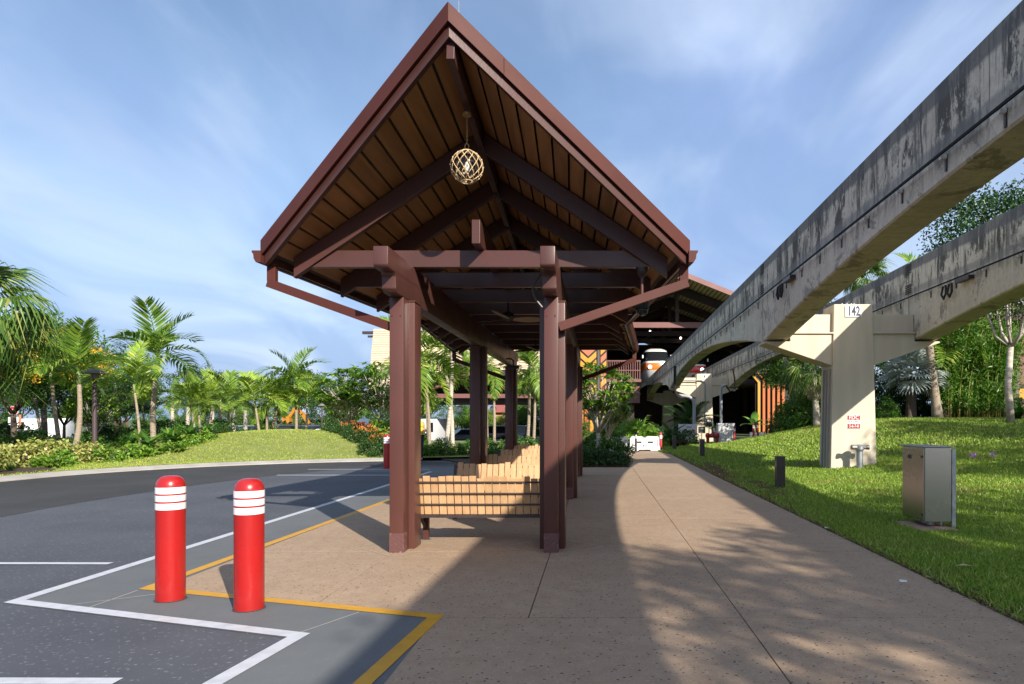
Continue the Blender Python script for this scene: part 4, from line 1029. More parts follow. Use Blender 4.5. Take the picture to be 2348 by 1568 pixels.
MB().box(-.4, .5, -.3, .3, 0, .75).build('box', white_band, pb, bevel=.02); MB().box(-.34, .44, -.24, .24, .75, .76).build('soil', soil_m, pb)
# lamp posts
def lamp(p, h, lab, purple=False):
    t = T('lamp_post', lab, 'lamp post', p, group='lamp posts with flat conical hoods'); m_ = mat('lamp_brown', (.07, .045, .05), .5)
    MB().tube([(0, 0, 0), (0, 0, h-.15)], [.09, .07], 10).build('pole', m_, t, smooth=True)
    MB().lathe([(.12, h-.3), (.13, h-.12), (.42, h-.1), (.4, h-.06), (.14, h+.08), (.1, h+.16), (.02, h+.18)], n=18).build('hood', mat('lamp_hood', (.2, .16, .16), .4), t, smooth=True)
q = P(217, 850, 25); lamp((q.x, 25, .1), q.z-.1, 'brown lamp post with flat hood rising among the left palms')
q = P(738, 928, 76); lamp((q.x, 76, -.9), q.z+.9, 'distant lamp post in the car park behind the mound')
q = P(981, 858, 32); lamp((q.x, 32, .05), q.z-.05, 'lamp post among palm trunks seen between the shelter posts')
# stop sign
ss = T('stop_sign', 'red stop sign with a white arrow plate below it at far left', 'sign', (P(31, 942, 55).x, 55, -.4))
zc = P(31, 942, 55).z+.4
MB().box(-.05, .05, .02, .1, 0, zc+.3).build('post', mat('sign_post', (.3, .16, .1), .7), ss)
oc = lambda r: [(r*math.cos(R(22.5+45*k)), zc+r*math.sin(R(22.5+45*k))) for k in range(8)]
MB().prism(oc(.42), 'y', -.02, .015).build('rim', white_band, ss); MB().prism(oc(.385), 'y', -.026, -.0205).build('face', mat('stop_red', (.5, .015, .02), .4), ss)
text('STOP', .3, white_band, ss, (0, -.03, zc), sx=.95)
MB().box(-.42, .42, -.02, .015, zc-1.35, zc-.5).build('plate', white_band, ss); MB().box(.43, .62, -.02, .02, zc-1.35, zc-.3).build('side_board', mat('side_orange', (.5, .2, .1), .6), ss)
MB().prism([(-.2, zc-1.15), (-.1, zc-1.15), (-.1, zc-.98), (.02, zc-.98), (.02, zc-1.07), (.22, zc-.93), (.02, zc-.79), (.02, zc-.88), (-.2, zc-.88)], 'y', -.024, -.0205).build('arrow', black_m, ss)

# ================================================================== cars in the far car park
tyre = mat('tyre', (.015, .015, .015), .8); carglass = mat('car_glass', (.01, .012, .014), .06)
def car(x, y, rz, paint, lab, suv=0):
    t = T('parked_car', lab, 'car', (x, y, -.9), rz, group='cars in the car park')
    L, Wd, H = (4.7, 1.85, 1.75) if suv else (4.6, 1.8, 1.42); l = L/2; w = Wd/2; hb = .95 if suv else .82
    body = [(-l, .35), (-l+.05, .75), (-l+.25, hb), (-1.15, hb+.03), (1.75 if suv else 1.3, hb+.05), (l-.05, hb), (l, .6), (l-.05, .3), (-l+.1, .28)]
    MB().prism(body, 'y', -w, w).build('body', paint, t, bevel=.06, smooth=True)
    a, b_ = (-1.2, l-.15) if suv else (-1.15, 1.55); c0, d0 = (-.35, l-.55) if suv else (-.35, .8)
    w1, w2 = w-.05, w-.26
    cabn = MB(); cabn.hexa([(a, -w1, hb), (b_, -w1, hb), (b_, w1, hb), (a, w1, hb), (c0, -w2, H-.06), (d0, -w2, H-.06), (d0, w2, H-.06), (c0, w2, H-.06)]); cabn.build('windows', carglass, t, bevel=.04)
    MB().hexa([(c0-.1, -w2-.02, H-.1), (d0+.1, -w2-.02, H-.1), (d0+.1, w2+.02, H-.1), (c0-.1, w2+.02, H-.1), (c0+.05, -w2+.1, H), (d0-.05, -w2+.1, H), (d0-.05, w2-.1, H), (c0+.05, w2-.1, H)]).build('roof', paint, t, bevel=.02)
    for xx in (-l+.85, l-.85):
        for s in (-1, 1):
            wh = MB().tube([(xx, s*(w-.2), .33), (xx, s*(w+.01), .33)], .33, 16).build('wheel', tyre, t, smooth=True); MB().tube([(xx, s*(w+.005), .33), (xx, s*(w+.02), .33)], .2, 10).build('rim', galv, wh)
    for s in (-1, 1):
        MB().box(-l-.005, -l+.12, s*.62-.2, s*.62+.2, .6, .74).build('headlight', mat('lamp_lens', (.7, .7, .68), .15), t, bevel=.02)
        MB().box(l-.1, l+.008, s*.66-.15, s*.66+.15, .68, .84).build('tail_light', rdpost, t, bevel=.02)
cw = mat('car_white', (.72, .73, .74), .2, coat=.5); ck = mat('car_dark', (.018, .02, .026), .2, coat=.5); cs = mat('car_silver', (.42, .44, .46), .25, metal=.5, coat=.5); cb2 = mat('car_blue', (.06, .085, .12), .22, coat=.5)
for px, Y, rz, pm, lab, suv in ((402, 70, R(75), cw, 'white car partly behind the far palm trunks at left', 0), (545, 72, R(80), cs, 'silver car behind the thin palms left of the mound', 1), (650, 68, R(20), cw, 'white sedan behind the red flower bed', 0), (657, 76, R(85), ck, 'dark sport utility car behind the white sedan', 1),
        (702, 74, R(84), cb2, 'dark blue car right of the white sedan', 1), (740, 71, R(95), cw, 'white car between the mound and the round trees', 0), (1128, 72, R(10), ck, 'dark sport utility car seen between the middle shelter posts', 1), (1192, 71, R(85), ck, 'black car just right of the middle shelter post', 1), (1060, 70, R(30), cb2, 'blue-grey car behind the leaning palm trunks', 0), (460, 76, R(85), ck, 'dark car behind the leaning twin palm', 1), (505, 74, R(60), cw, 'white car behind the cluster of thin palms', 0)):
    q = P(px, 990, Y); car(q.x, Y, rz, pm, lab, suv)
def van(x, y, rz, lab):
    t = T('white_van', lab, 'van', (x, y, -.9), rz, group='white vans in the car park')
    MB().prism([(-2.9, .4), (-2.9, .95), (-2.3, 1.25), (-1.7, 2.2), (-1.4, 2.45), (2.9, 2.5), (2.9, .4)], 'y', -1, 1).build('body', cw, t, bevel=.08, smooth=True)
    MB().prism([(-2.28, 1.28), (-1.72, 2.12), (-.9, 2.12), (-.9, 1.28)], 'y', -1.01, 1.01).build('windows', carglass, t)
    for xx in (-2, 1.9):
        for s in (-1, 1): MB().tube([(xx, s*.8, .36), (xx, s*1.01, .36)], .36, 14).build('wheel', tyre, t, smooth=True)
van(P(862, 980, 70).x, 70, R(5), 'white van behind the round trees'); van(P(978, 970, 62).x, 62, R(80), 'white van behind the palms between the shelter posts'); van(P(90, 980, 74).x, 74, R(15), 'white van seen low among the left shrubs')
# excavator
ex = T('excavator', 'yellow excavator with raised arm beyond the car park', 'excavator', (P(705, 960, 84).x, 84, -.9)); ey = mat('machine_yellow', (.4, .17, .015), .5)
def exp(px, py): q = P(px, py, 84); return Vector((q.x-ex.location.x, 0, q.z+.9))
MB().beam(exp(708, 972), exp(694, 948), .3, .42).build('boom', ey, ex); MB().beam(exp(695, 949), exp(676, 936), .3, .4).build('boom_tip', ey, ex); MB().beam(exp(677, 936), exp(661, 960), .28, .36).build('stick', ey, ex)
bp = exp(660, 961)
MB().prism([(bp.x-.55, bp.z+.3), (bp.x+.3, bp.z+.35), (bp.x+.4, bp.z-.3), (bp.x+.1, bp.z-.55), (bp.x-.1, bp.z-.1), (bp.x-.5, bp.z-.35)], 'y', -.45, .45).build('bucket', ey, ex)
MB().box(.2, 1.7, -.8, .8, .6, 1.15).build('body', ey, ex, bevel=.1); cbx = MB().box(.2, 1.1, -.8, .0, 1.15, 1.75).build('cab', darksteel, ex, bevel=.08); MB().box(.18, .199, -.7, -.1, 1.25, 1.7).build('window', carglass, cbx)
for s in (-1, 1): MB().prism([(-.3, .3), (.0, .05), (1.8, .05), (2.1, .3), (1.8, .58), (0, .58)], 'y', s*.8-.2, s*.8+.2).build('track', tyre, ex)

# ================================================================== worker in a high-visibility vest
def skin_mesh(name, verts, edges, radii, m_, sub=1):
    me = bpy.data.meshes.new(name); me.from_pydata(verts, edges, []); o = bpy.data.objects.new(name, me); COL.objects.link(o)
    o.modifiers.new('s', 'SKIN'); sv = me.skin_vertices[0].data
    for i, r in enumerate(radii): sv[i].radius = (r, r) if isinstance(r, float) else r
    sv[0].use_root = True
    o.modifiers.new('u', 'SUBSURF').levels = sub
    dg = bpy.context.evaluated_depsgraph_get(); m2 = bpy.data.meshes.new_from_object(o.evaluated_get(dg)); bpy.data.objects.remove(o)
    m2.materials.clear(); m2.materials.append(m_)
    for p_ in m2.polygons: p_.use_smooth = True
    return m2
wp = G(961, 1056.5, .05)
pe = T('person', 'person in yellow vest and dark trousers standing behind the near left post', 'person', (wp.x-.07, wp.y+.15, .06), R(15))
skin_c = mat('skin', (.45, .26, .17), .5)
V_ = [(0, 0, .92), (0, 0, 1.12), (0, 0, 1.36), (0, 0, 1.46), (0, -.01, 1.53), (0, -.01, 1.6), (.18, 0, 1.38), (.23, .02, 1.12), (.2, -.16, .98), (.18, -.24, .97), (-.18, 0, 1.38), (-.23, .02, 1.12), (-.2, -.04, .88), (-.2, -.06, .8), (.1, 0, .86), (.11, -.01, .48), (.11, .02, .09), (.11, -.1, .04), (-.1, 0, .86), (-.11, -.01, .48), (-.11, .02, .09), (-.11, -.1, .04)]
E_ = [(0, 1), (1, 2), (2, 3), (3, 4), (4, 5), (2, 6), (6, 7), (7, 8), (8, 9), (2, 10), (10, 11), (11, 12), (12, 13), (0, 14), (14, 15), (15, 16), (16, 17), (0, 18), (18, 19), (19, 20), (20, 21)]
R_ = [.13, .13, .13, .055, .085, .085, .06, .045, .038, .03, .06, .045, .038, .03, .085, .06, .045, .035, .085, .06, .045, .035]
link('body', skin_mesh('body', V_, E_, R_, skin_c), pe)
MB().lathe([(.16, .93), (.165, 1.1), (.175, 1.3), (.15, 1.42), (.08, 1.46)], n=18, cap=False).build('vest', mat('vest_yellow', (.62, .75, .03), .6), pe, smooth=True)
for z in (1.05, 1.22): MB().lathe([(.178, z), (.18, z+.05)], n=18, cap=False).build('vest_stripe', mat('vest_orange', (.75, .3, .05), .5), pe)
for s in (-1, 1): MB().lathe([(.065, .1), (.075, .48), (.105, .86), (.11, .94)], (s*.1, 0, 0), 14).build('trousers', mat('trousers', (.015, .016, .022), .8), pe, smooth=True)
MB().lathe([(.088, 1.59), (.1, 1.6), (.095, 1.66), (.06, 1.71), (.003, 1.725)], (0, -.01, 0), 16).build('hair', mat('hair', (.02, .012, .008), .7), pe, smooth=True)
for s in (-1, 1): MB().lathe([(.003, -.012), (.01, 0), (.003, .012)], (s*.03, -.092, 1.6), 8).build('eye', black_m, pe)
MB().box(-.012, .012, -.112, -.085, 1.555, 1.595).build('nose', skin_c, pe, bevel=.005); MB().box(-.025, .025, -.094, -.085, 1.52, 1.53).build('mouth', mat('lips', (.3, .12, .1), .5), pe)
# ================================================================== vegetation
L_palm = leaf('palm_leaf', (.05, .14, .016), (.2, .32, .035), .35, .38, c3=(.5, .48, .12))
L_palm_y = leaf('palm_leaf_light', (.13, .26, .025), (.34, .46, .06), .36, .38, c3=(.6, .56, .16))
L_fan = leaf('fan_leaf', (.05, .12, .02), (.15, .25, .04), .3, .4, c3=(.36, .33, .1))
L_silver = leaf('silver_leaf', (.3, .36, .33), (.46, .52, .47), .15, .5)
L_dark = leaf('dark_leaf', (.018, .055, .012), (.05, .12, .022), .25, .4, c3=(.11, .2, .03))
L_mid = leaf('mid_leaf', (.04, .12, .015), (.1, .23, .028), .3, .4, c3=(.22, .33, .05))
L_lite = leaf('light_leaf', (.10, .22, .02), (.21, .36, .04), .35, .4, c3=(.4, .42, .1))
L_var = leaf('variegated_leaf', (.16, .25, .04), (.5, .46, .14), .3, .45, c3=(.62, .58, .3))
L_red = leaf('cordyline_leaf', (.05, .012, .014), (.15, .03, .035), .3, .4, c3=(.26, .07, .06))
L_croton = leaf('croton_leaf', (.14, .2, .02), (.48, .28, .03), .25, .4, c3=(.6, .2, .04))
L_yel = leaf('yellow_blossom', (.72, .38, .02), (.82, .55, .05), .3, .5)
L_orange = leaf('orange_blossom', (.62, .12, .03), (.72, .3, .1), .3, .5)
L_white = leaf('white_blossom', (.75, .76, .68), (.85, .86, .8), .3, .5)
L_rbed = leaf('red_bed', (.5, .05, .015), (.62, .13, .03), .25, .5, c3=(.2, .16, .03))
L_bamboo = leaf('bamboo_leaf', (.06, .17, .015), (.13, .28, .03), .35, .4, c3=(.28, .36, .06))
L_purple = leaf('purple_blossom', (.3, .15, .45), (.4, .22, .6), .3, .5)
bark_p = mat('palm_bark', (.38, .31, .23), .85, c2=(.22, .17, .12), scale=5, stretch=(1, 1, 9), bump=.5, bscale=20)
bark_w = mat('pale_bark', (.55, .49, .41), .85, c2=(.36, .31, .25), scale=4, stretch=(1, 1, 7), bump=.4, bscale=20)
bark_d = mat('dark_bark', (.13, .095, .07), .9, c2=(.07, .05, .04), scale=7, bump=.6, bscale=25)
shaft_m = mat('crownshaft', (.16, .23, .06), .5, c2=(.2, .25, .09), scale=3)
cane_m = mat('bamboo_cane', (.34, .33, .09), .5, c2=(.42, .32, .1), scale=3)
petiole_m = mat('petiole', (.2, .26, .06), .5)

def unit(a): return a/np.maximum(1e-9, np.linalg.norm(a, axis=-1, keepdims=True))
def leaves_np(C, D, N, ln, wd, bend=.15):
    """kite-shaped leaves: base C, direction D, normal N, length ln, width wd (arrays)"""
    D = unit(D); S = unit(np.cross(D, N)); N2 = np.cross(S, D)
    ln = np.broadcast_to(np.asarray(ln), (len(C),))[:, None]; wd = np.broadcast_to(np.asarray(wd), (len(C),))[:, None]
    mid = C+D*ln*.45+N2*ln*bend*.5
    V = np.stack([C, mid+S*wd/2, C+D*ln-N2*ln*bend, mid-S*wd/2], 1).reshape(-1, 3)
    return V, np.arange(len(C)*4).reshape(-1, 4)
def cat(parts):
    V = []; Fc = []; o = 0
    for v, f in parts: V.append(v); Fc.append(f+o); o += len(v)
    return np.concatenate(V), np.concatenate(Fc)

# ---------------- palm fronds (shared meshes), growing along +X with the arch in XZ
def pinnate(seed, L=1.0, arch=1.15, n=25, lf=.38, vee=.5, droop=.5, wid=.034, fwd=.75, plum=.0):
    r = np.random.default_rng(seed); s = np.linspace(0, 1, 26); ang = -arch*s**1.4
    px_ = np.concatenate([[0], np.cumsum(np.cos(ang[:-1])/25)])*L; pz = np.concatenate([[0], np.cumsum(np.sin(ang[:-1])/25)])*L
    quads = []; V = []
    # rachis: narrow 4-sided strip
    for i in range(25):
        w0, w1 = .013*(1-s[i]*.8)*L, .013*(1-s[i+1]*.8)*L; b = len(V)
        V += [(px_[i], -w0, pz[i]), (px_[i], w0, pz[i]), (px_[i+1], w1, pz[i+1]), (px_[i+1], -w1, pz[i+1])]; quads.append((b, b+1, b+2, b+3))
    V = np.array(V); quads = np.array(quads)
    parts = [(V, quads)]
    for sg in (-1, 1):
        t = np.sort(np.clip(.16+.83*(np.arange(n)+r.uniform(-.4, .4, n))/n, .12, .995))
        X = np.interp(t, s, px_); Z = np.interp(t, s, pz); A = np.interp(t, s, ang)
        C = np.stack([X, np.zeros(n), Z], 1); Tn = np.stack([np.cos(A), 0*A, np.sin(A)], 1); Up = np.stack([-np.sin(A), 0*A, np.cos(A)], 1)
        ll = lf*L*(np.sin(np.pi*np.clip(.2+.72*t, 0, 1))**.75)*r.uniform(.88, 1.08, n)
        f = fwd*(.5+.9*t)
        D = unit(np.stack([0*t, sg*np.ones(n), 0*t], 1)+Tn*f[:, None]+Up*(vee+r.normal(0, .08+plum, n))[:, None])
        N = unit(Up-D*np.sum(Up*D, 1, keepdims=True))
        # two kites in a row: stiff base part and hanging tip
        S = unit(np.cross(D, N)); w = wid*L*r.uniform(.8, 1.15, n)
        mid = C+D*(ll*.55)[:, None]; dn = np.array([0, 0, -1.0]); D2 = unit(D+dn*(droop*r.uniform(.6, 1.5, n))[:, None]); tip = mid+D2*(ll*.5)[:, None]
        q = C+D*(ll*.22)[:, None]
        V1 = np.stack([C, q+S*(w/2)[:, None], mid+S*(w*.42)[:, None], mid-S*(w*.42)[:, None], q-S*(w/2)[:, None], tip], 1)
        for a in range(n):
            pass
        Vf = V1.reshape(-1, 3); base = np.arange(n)[:, None]*6
        parts.append((Vf, np.concatenate([base+np.array([[0, 1, 2, 3]]), base+np.array([[0, 3, 4, 0]])*1], 0)[:n]))
        parts.append((Vf, base+np.array([[3, 2, 5, 5]])))
        parts.append((Vf, base+np.array([[0, 3, 4, 4]])))
    return parts
def frond_mesh(name, parts, m_):
    # degenerate quads (a,b,c,c) become triangles
    V = []; Fs = []; o = 0
    for v, f in parts:
        V.append(v)
        for q in f:
            q = [int(x)+o for x in q]
            Fs.append(tuple(dict.fromkeys(q)))
        o += len(v)
    me = bpy.data.meshes.new(name); me.from_pydata(np.concatenate(V).tolist(), [], Fs); me.update(); me.materials.append(m_); return me
def fan_frond(seed, n=26, pet=.55, rad=.6, spread=4.6, droop=.6, fuse=.5, wid=1.0):
    r = np.random.default_rng(seed); V = []; Fs = []
    def quad(*p):
        b = len(V); V.extend(p); Fs.append(tuple(range(b, b+len(p))))
    for i in range(5):
        a, b = i/5*pet, (i+1)/5*pet; z = lambda x: .05*math.sin(math.pi*x/pet)
        quad((a, -.011, z(a)), (a, .011, z(a)), (b, .009, z(b)), (b, -.009, z(b)))
    for k in range(n):
        a = spread*(k/(n-1)-.5); da = spread/(n-1)*.5*wid; ln = rad*(1-.18*abs(a/spread*2)**2)*r.uniform(.93, 1.05)
        fold = .045*rad*(1 if k % 2 else -1)
        def pt(q, u, z): return (pet+u*ln*math.cos(a+q), u*ln*math.sin(a+q), z)
        cup = lambda u: -.14*u*u*ln
        quad((pet, 0, 0), pt(-da, fuse, cup(fuse)-fold), pt(da, fuse, cup(fuse)+fold))
        tq = droop*r.uniform(.5, 1.4)*rad
        m = .78; quad(pt(-da, fuse, cup(fuse)-fold), pt(-da*.45, m, cup(m)-tq*.18), pt(da*.45, m, cup(m)-tq*.18), pt(da, fuse, cup(fuse)+fold))
        e = pt(0, .92, 0); quad(pt(-da*.45, m, cup(m)-tq*.18), (e[0], e[1], cup(.92)-tq*r.uniform(.6, 1.0)), pt(da*.45, m, cup(m)-tq*.18))
    me = bpy.data.meshes.new('fan'); me.from_pydata(V, [], Fs); me.update(); return me
FR_A = [frond_mesh('frond', pinnate(i, arch=a, droop=d, vee=v), L_palm) for i, (a, d, v) in enumerate(((.95, .35, .5), (1.35, .55, .4), (1.7, .7, .3), (.7, .3, .6), (2.1, .8, .25)))]
FR_L = [frond_mesh('frond', pinnate(i+9, arch=a, droop=d, vee=v, n=22, wid=.04), L_palm_y) for i, (a, d, v) in enumerate(((.9, .35, .45), (1.4, .5, .4), (1.8, .6, .3), (.6, .25, .5)))]
FR_C = [frond_mesh('frond', pinnate(i+20, arch=a, droop=.12, vee=.35, n=52, lf=.2, wid=.02, fwd=.6), L_dark) for i, a in enumerate((.7, 1.1, 1.5))]
FAN = []
for i in range(3):
    me = fan_frond(i+40, n=32, droop=(1.2, 1.7, 2.1)[i], fuse=.42, wid=.8); me.materials.append(L_fan); me.name = 'frond'; FAN.append(me)
FANS = []
for i in range(3):
    me = fan_frond(i+50, n=24, spread=4.0, droop=.12, fuse=.55, pet=.45, rad=.75, wid=.8); me.materials.append(L_silver); me.name = 'frond'; FANS.append(me)
FANG = []
for i in range(2):
    me = fan_frond(i+60, n=20, spread=4.2, droop=.25, fuse=.35, pet=.5, rad=.6, wid=.75); me.materials.append(L_lite); me.name = 'frond'; FANG.append(me)

def palm(name, label, base, top, r0, fronds, nf, L, emin=-35, emax=80, bark=bark_p, shaft=.0, seed=0, cat='palm', group=None, bow=.12, skirt=0):
    rd = random.Random(seed); base = Vector(base); top = Vector(top)
    t = T(name, label, cat, base, group=group); d = top-base; Hh = d.length
    side = Vector((rd.uniform(-1, 1), rd.uniform(-1, 1), 0))*bow*Hh*.5
    pts = []; rad = []; N = 14
    for i in range(N+1):
        u = i/N; pts.append(d*u+side*math.sin(math.pi*u)*.5-Vector((0, 0, .1 if i == 0 else 0))); rad.append(r0*(1.25-.45*u+.25*max(0, .12-u)/.12)*(1+.05*(i % 2)))
    MB().tube(pts, rad, 10).build('trunk', bark, t, smooth='all')
    if shaft:
        a = pts[-1]; dirn = (pts[-1]-pts[-3]).normalized()
        MB().tube([a-dirn*.02, a+dirn*shaft*.5, a+dirn*shaft], [r0*.85, r0*.95, r0*.5], 10).build('crownshaft', shaft_m, t, smooth='all')
        tip = a+dirn*shaft*.9
    else: tip = pts[-1]
    az = rd.uniform(0, 360)
    for k in range(nf):
        u = k/(nf-1); el = lerp(emax, emin, u**.8)+rd.uniform(-7, 7); az += 137.5+rd.uniform(-12, 12)
        i = min(len(fronds)-1, int(u*len(fronds)*.999)) if rd.random() < .7 else rd.randrange(len(fronds))
        sc = L*rd.uniform(.86, 1.1)*(1-.12*abs(u-.4))
        o = link('frond', fronds[i], t, tip, Euler((R(rd.uniform(-25, 25)), -R(el), R(az)), 'XYZ'), sc)
    for k in range(skirt):
        az += 137.5; link('dead_frond', DEAD, t, tip-Vector((0, 0, .15+.05*(k % 4))), Euler((0, R(rd.uniform(62, 84)), R(az))), L*rd.uniform(.7, .95))
    return t
DEAD = fan_frond(77, n=18, spread=2.0, droop=.3, fuse=.3, pet=.4, rad=.6); DEAD.materials.append(mat('dead_frond', (.3, .24, .16), .9)); DEAD.name = 'dead_frond'

def at(px, py, Y, zg): p = P(px, py, Y); return Vector((p.x, Y, zg if zg is not None else p.z))
GP = 'palms planted beyond the drive'
def pal(label, bx, by, tx_, ty_, Y, zg, r0, L, nf, fr=None, seed=0, sh=.45, emin=6, emax=85, bark=bark_p, grp=GP, nm='feather_palm'):
    base = at(bx, by, Y, zg); tp = P(tx_, ty_, Y); palm(nm, label, base, (tp.x, Y, tp.z), r0*.8, fr or FR_A, max(7, nf-2), L*.92, emin, emax, bark, sh, seed, group=grp)
# left of the drive
pal('slim palm with upright fronds third from the left edge', 140, 1047, 119, 880, 26.5, .15, .085, 2.5, 11, seed=1)
pal('grey-trunked palm leaning right, left of the hooded lamp post', 166, 1059, 181, 880, 23.6, .12, .1, 2.3, 12, seed=2)
pal('thin dark-trunked palm leaning left behind the stop sign side', 103, 1026, 78, 900, 33, .1, .085, 2.4, 10, seed=3)
pal('tallest palm with pale straight trunk left of the mound', 354, 1041, 358, 858, 28.6, .12, .12, 2.75, 14, seed=4, sh=.8)
pal('thin pale palm leaning left beside the tallest palm', 322, 1049, 309, 900, 26.2, .12, .06, 1.9, 9, FR_L, 5, .4)
pal('short thin palm just left of the tallest trunk', 331, 1037, 328, 945, 30, .12, .06, 1.6, 8, FR_L, 6, .3)
pal('twin palm, left stem leaning left, below the tall crown', 459, 1034, 439, 940, 31.5, .15, .07, 1.9, 9, FR_L, 7, .35)
pal('twin palm, right stem nearly upright', 461, 1034, 456, 950, 31.8, .15, .065, 1.7, 8, FR_L, 8, .35)
pal('palm leaning right above the dark red shrubs', 476, 1021, 486, 942, 37, .2, .075, 2.2, 10, FR_L, 9, .4)
pal('slim palm with dark crown behind the red shrubs', 509, 1010, 506, 930, 40, .2, .08, 2.6, 11, None, 10, .5)
pal('slim palm at the left end of the grass mound', 521, 1022, 524, 936, 36, .25, .07, 2.3, 10, None, 11, .45)
pal('curved palm with bulbous lean at the mound top, leftmost of its group', 596, 1010, 586, 935, 35, .55, .075, 2.2, 10, FR_L, 12, .4)
pal('straight pale palm second in the group on the mound', 612, 1009, 613, 933, 35.6, .55, .075, 2.1, 10, FR_L, 13, .4)
pal('palm leaning right third in the group on the mound', 620, 1009, 635, 940, 36.4, .5, .075, 2.0, 10, None, 14, .4)
pal('tallest palm of the group on the mound with upright crown', 679, 1006, 676, 900, 36, .6, .08, 2.5, 12, None, 15, .5)
pal('white-stemmed palm rightmost on the mound', 703, 1006, 704, 925, 36.5, .6, .07, 1.9, 11, FR_L, 16, .4, bark=bark_w)
pal('slender palm beside the white-stemmed one on the mound', 690, 1005, 684, 930, 38, .5, .06, 1.6, 8, FR_L, 17, .3)
for i, (px, Y, ty_, lab) in enumerate(((430, 56, 930, 'thick pale palm trunk far behind the twin palm'), (394, 58, 925, 'thick pale palm trunk far left beyond the lawn'), (560, 58, 940, 'thick pale palm trunk behind the mound group'), (486, 62, 930, 'pale far palm trunk behind the leaning palm'), (535, 66, 935, 'far palm trunk above the silver car'))):
    pal(lab, px, 1000, px+2, ty_, Y, -.6, .2, 2.6, 9, None, 60+i, .6, emin=-45, bark=bark_w, grp='tall palms by the car park')
# between the posts
GB = 'palms in the bed beyond the shelter'
pal('palm with light green stem left of the lamp among the posts', 984, 1044, 968, 838, 27.8, .05, .075, 2.6, 10, FR_A, 20, .5, grp=GB, emin=-50)
pal('palm stem leaning right from the same clump behind the lamp', 986, 1044, 979, 862, 28.4, .05, .075, 2.2, 9, FR_L, 21, .5, grp=GB, emin=-60)
pal('tall ringed palm trunk leaning right beside the near left post', 1019, 1042, 1036, 800, 28.5, .05, .1, 2.3, 10, FR_A, 22, .6, grp=GB, bark=bark_w, emin=-60)
pal('pale palm trunk crossing the ringed one, leaning left', 1037, 1030, 1018, 836, 31, .05, .1, 2.0, 9, FR_L, 23, .5, grp=GB, bark=bark_w, emin=-60)
pal('slim palm seen right of the middle left post', 1132, 1030, 1128, 850, 31, .05, .07, 1.8, 9, FR_A, 24, .4, grp=GB, emin=-60)
pal('thin palm close behind the middle left post', 1118, 1030, 1115, 845, 33, .05, .055, 1.8, 9, FR_L, 25, .4, grp=GB, emin=-55)
pal('palm with drooping bunched crown left of the near right post', 1208, 1018, 1213, 862, 34, .05, .09, 2.1, 13, FR_A, 26, .6, grp=GB, emin=-75)
pal('stouter palm stem beside the drooping palm', 1222, 1020, 1226, 872, 33, .05, .08, 1.8, 10, FR_A, 27, .5, grp=GB, emin=-75)
# fan palms
fz = P(-40, 690, 20.5)
palm('fan_palm', 'large fan palm with hanging leaf tips cut by the left edge', (fz.x-.3, 20.5, .1), (fz.x, 20.5, fz.z), .17, FAN, 15, 1.9, -55, 75, bark_d, 0, 31, 'palm', 'fan palms', .05)
fz = P(-20, 770, 22)
palm('fan_palm', 'lower fan palm with shaded hanging leaves below the large one', (fz.x-.6, 22, .1), (fz.x, 22, fz.z), .16, FAN, 12, 1.8, -70, 55, bark_d, 0, 32, 'palm', 'fan palms', .05)
fz = P(1985, 640, 46); palm('fan_palm', 'tall fan palm whose top shows between the two beams', (fz.x, 46, .2), (fz.x, 46, fz.z), .2, FAN, 18, 1.9, -60, 80, bark_p, 0, 33, 'palm', 'fan palms', .03, 10)
fz = P(1870, 850, 33); palm('fan_palm', 'fan palm with a skirt of dead leaves left of the near column', (fz.x+.05, 33, lawn_h(10.6, 33)), (fz.x-.1, 33, fz.z), .14, FAN, 12, 1.5, -40, 80, bark_w, 0, 34, 'palm', 'fan palms', .03, 14)
# silver palm and trunks at right
zr = 1.5
q = P(2088, 858, 31.5); palm('silver_palm', 'silver-leaved fan palm standing right of the near column', (q.x, 31.5, zr-.05), (q.x, 31.5, q.z), 1.0*.2, FANS, 22, 1.5, -32, 80, bark_d, 0, 35, 'palm', None, .02)
q = P(2121, 770, 30.5); palm('leaning_palm', 'palm trunk leaning left across the silver palm', (P(2150, 960, 30.5).x, 30.5, zr), (q.x, 30.5, q.z+1.5), .17, FR_A, 12, 2.6, -30, 70, bark_p, .5, 36, 'palm', None, .03)
q = P(2165, 860, 32); palm('leaning_palm', 'dark upright palm trunk just right of the leaning one', (P(2163, 960, 32).x, 32, zr), (q.x, 32, q.z+1.2), .12, FR_A, 10, 2.4, -30, 70, bark_d, .4, 37, 'palm', None, .03)
# cycad and low fan palms near the barriers
def rosette(name, label, cat, loc, fronds, n, L, emin, emax, seed, stem=.3, group=None, bark=bark_d):
    return palm(name, label, loc, (loc[0], loc[1], loc[2]+stem), .14, fronds, n, L, emin, emax, bark, 0, seed, cat, group, 0)
rosette('cycad', 'dark cycad with stiff arching fronds behind the left cabinet', 'cycad', (P(1582, 1010, 47).x, 47, .0), FR_C, 20, 2.4, 5, 80, 41, 1.1)
rosette('cycad', 'low cycad in shade behind the red end post', 'cycad', (P(1535, 1010, 39).x, 39, 0), FR_C, 14, 1.4, 0, 70, 42, .3)
rosette('low_fan_palm', 'bright green low fan palm behind the white barriers', 'palm', (P(1463, 1000, 38).x, 38, .0), FANG, 22, 1.35, -5, 80, 43, .5)
rosette('low_fan_palm', 'darker low fan palm left of the bright one', 'palm', (P(1425, 1000, 40).x, 40, .0), FANG, 16, 1.3, -5, 75, 44, .4)
rosette('sago', 'leafy cycad near the chevron panel', 'cycad', (P(1400, 1000, 45).x, 45, 0), FR_C, 14, 1.8, 0, 75, 45, .5)

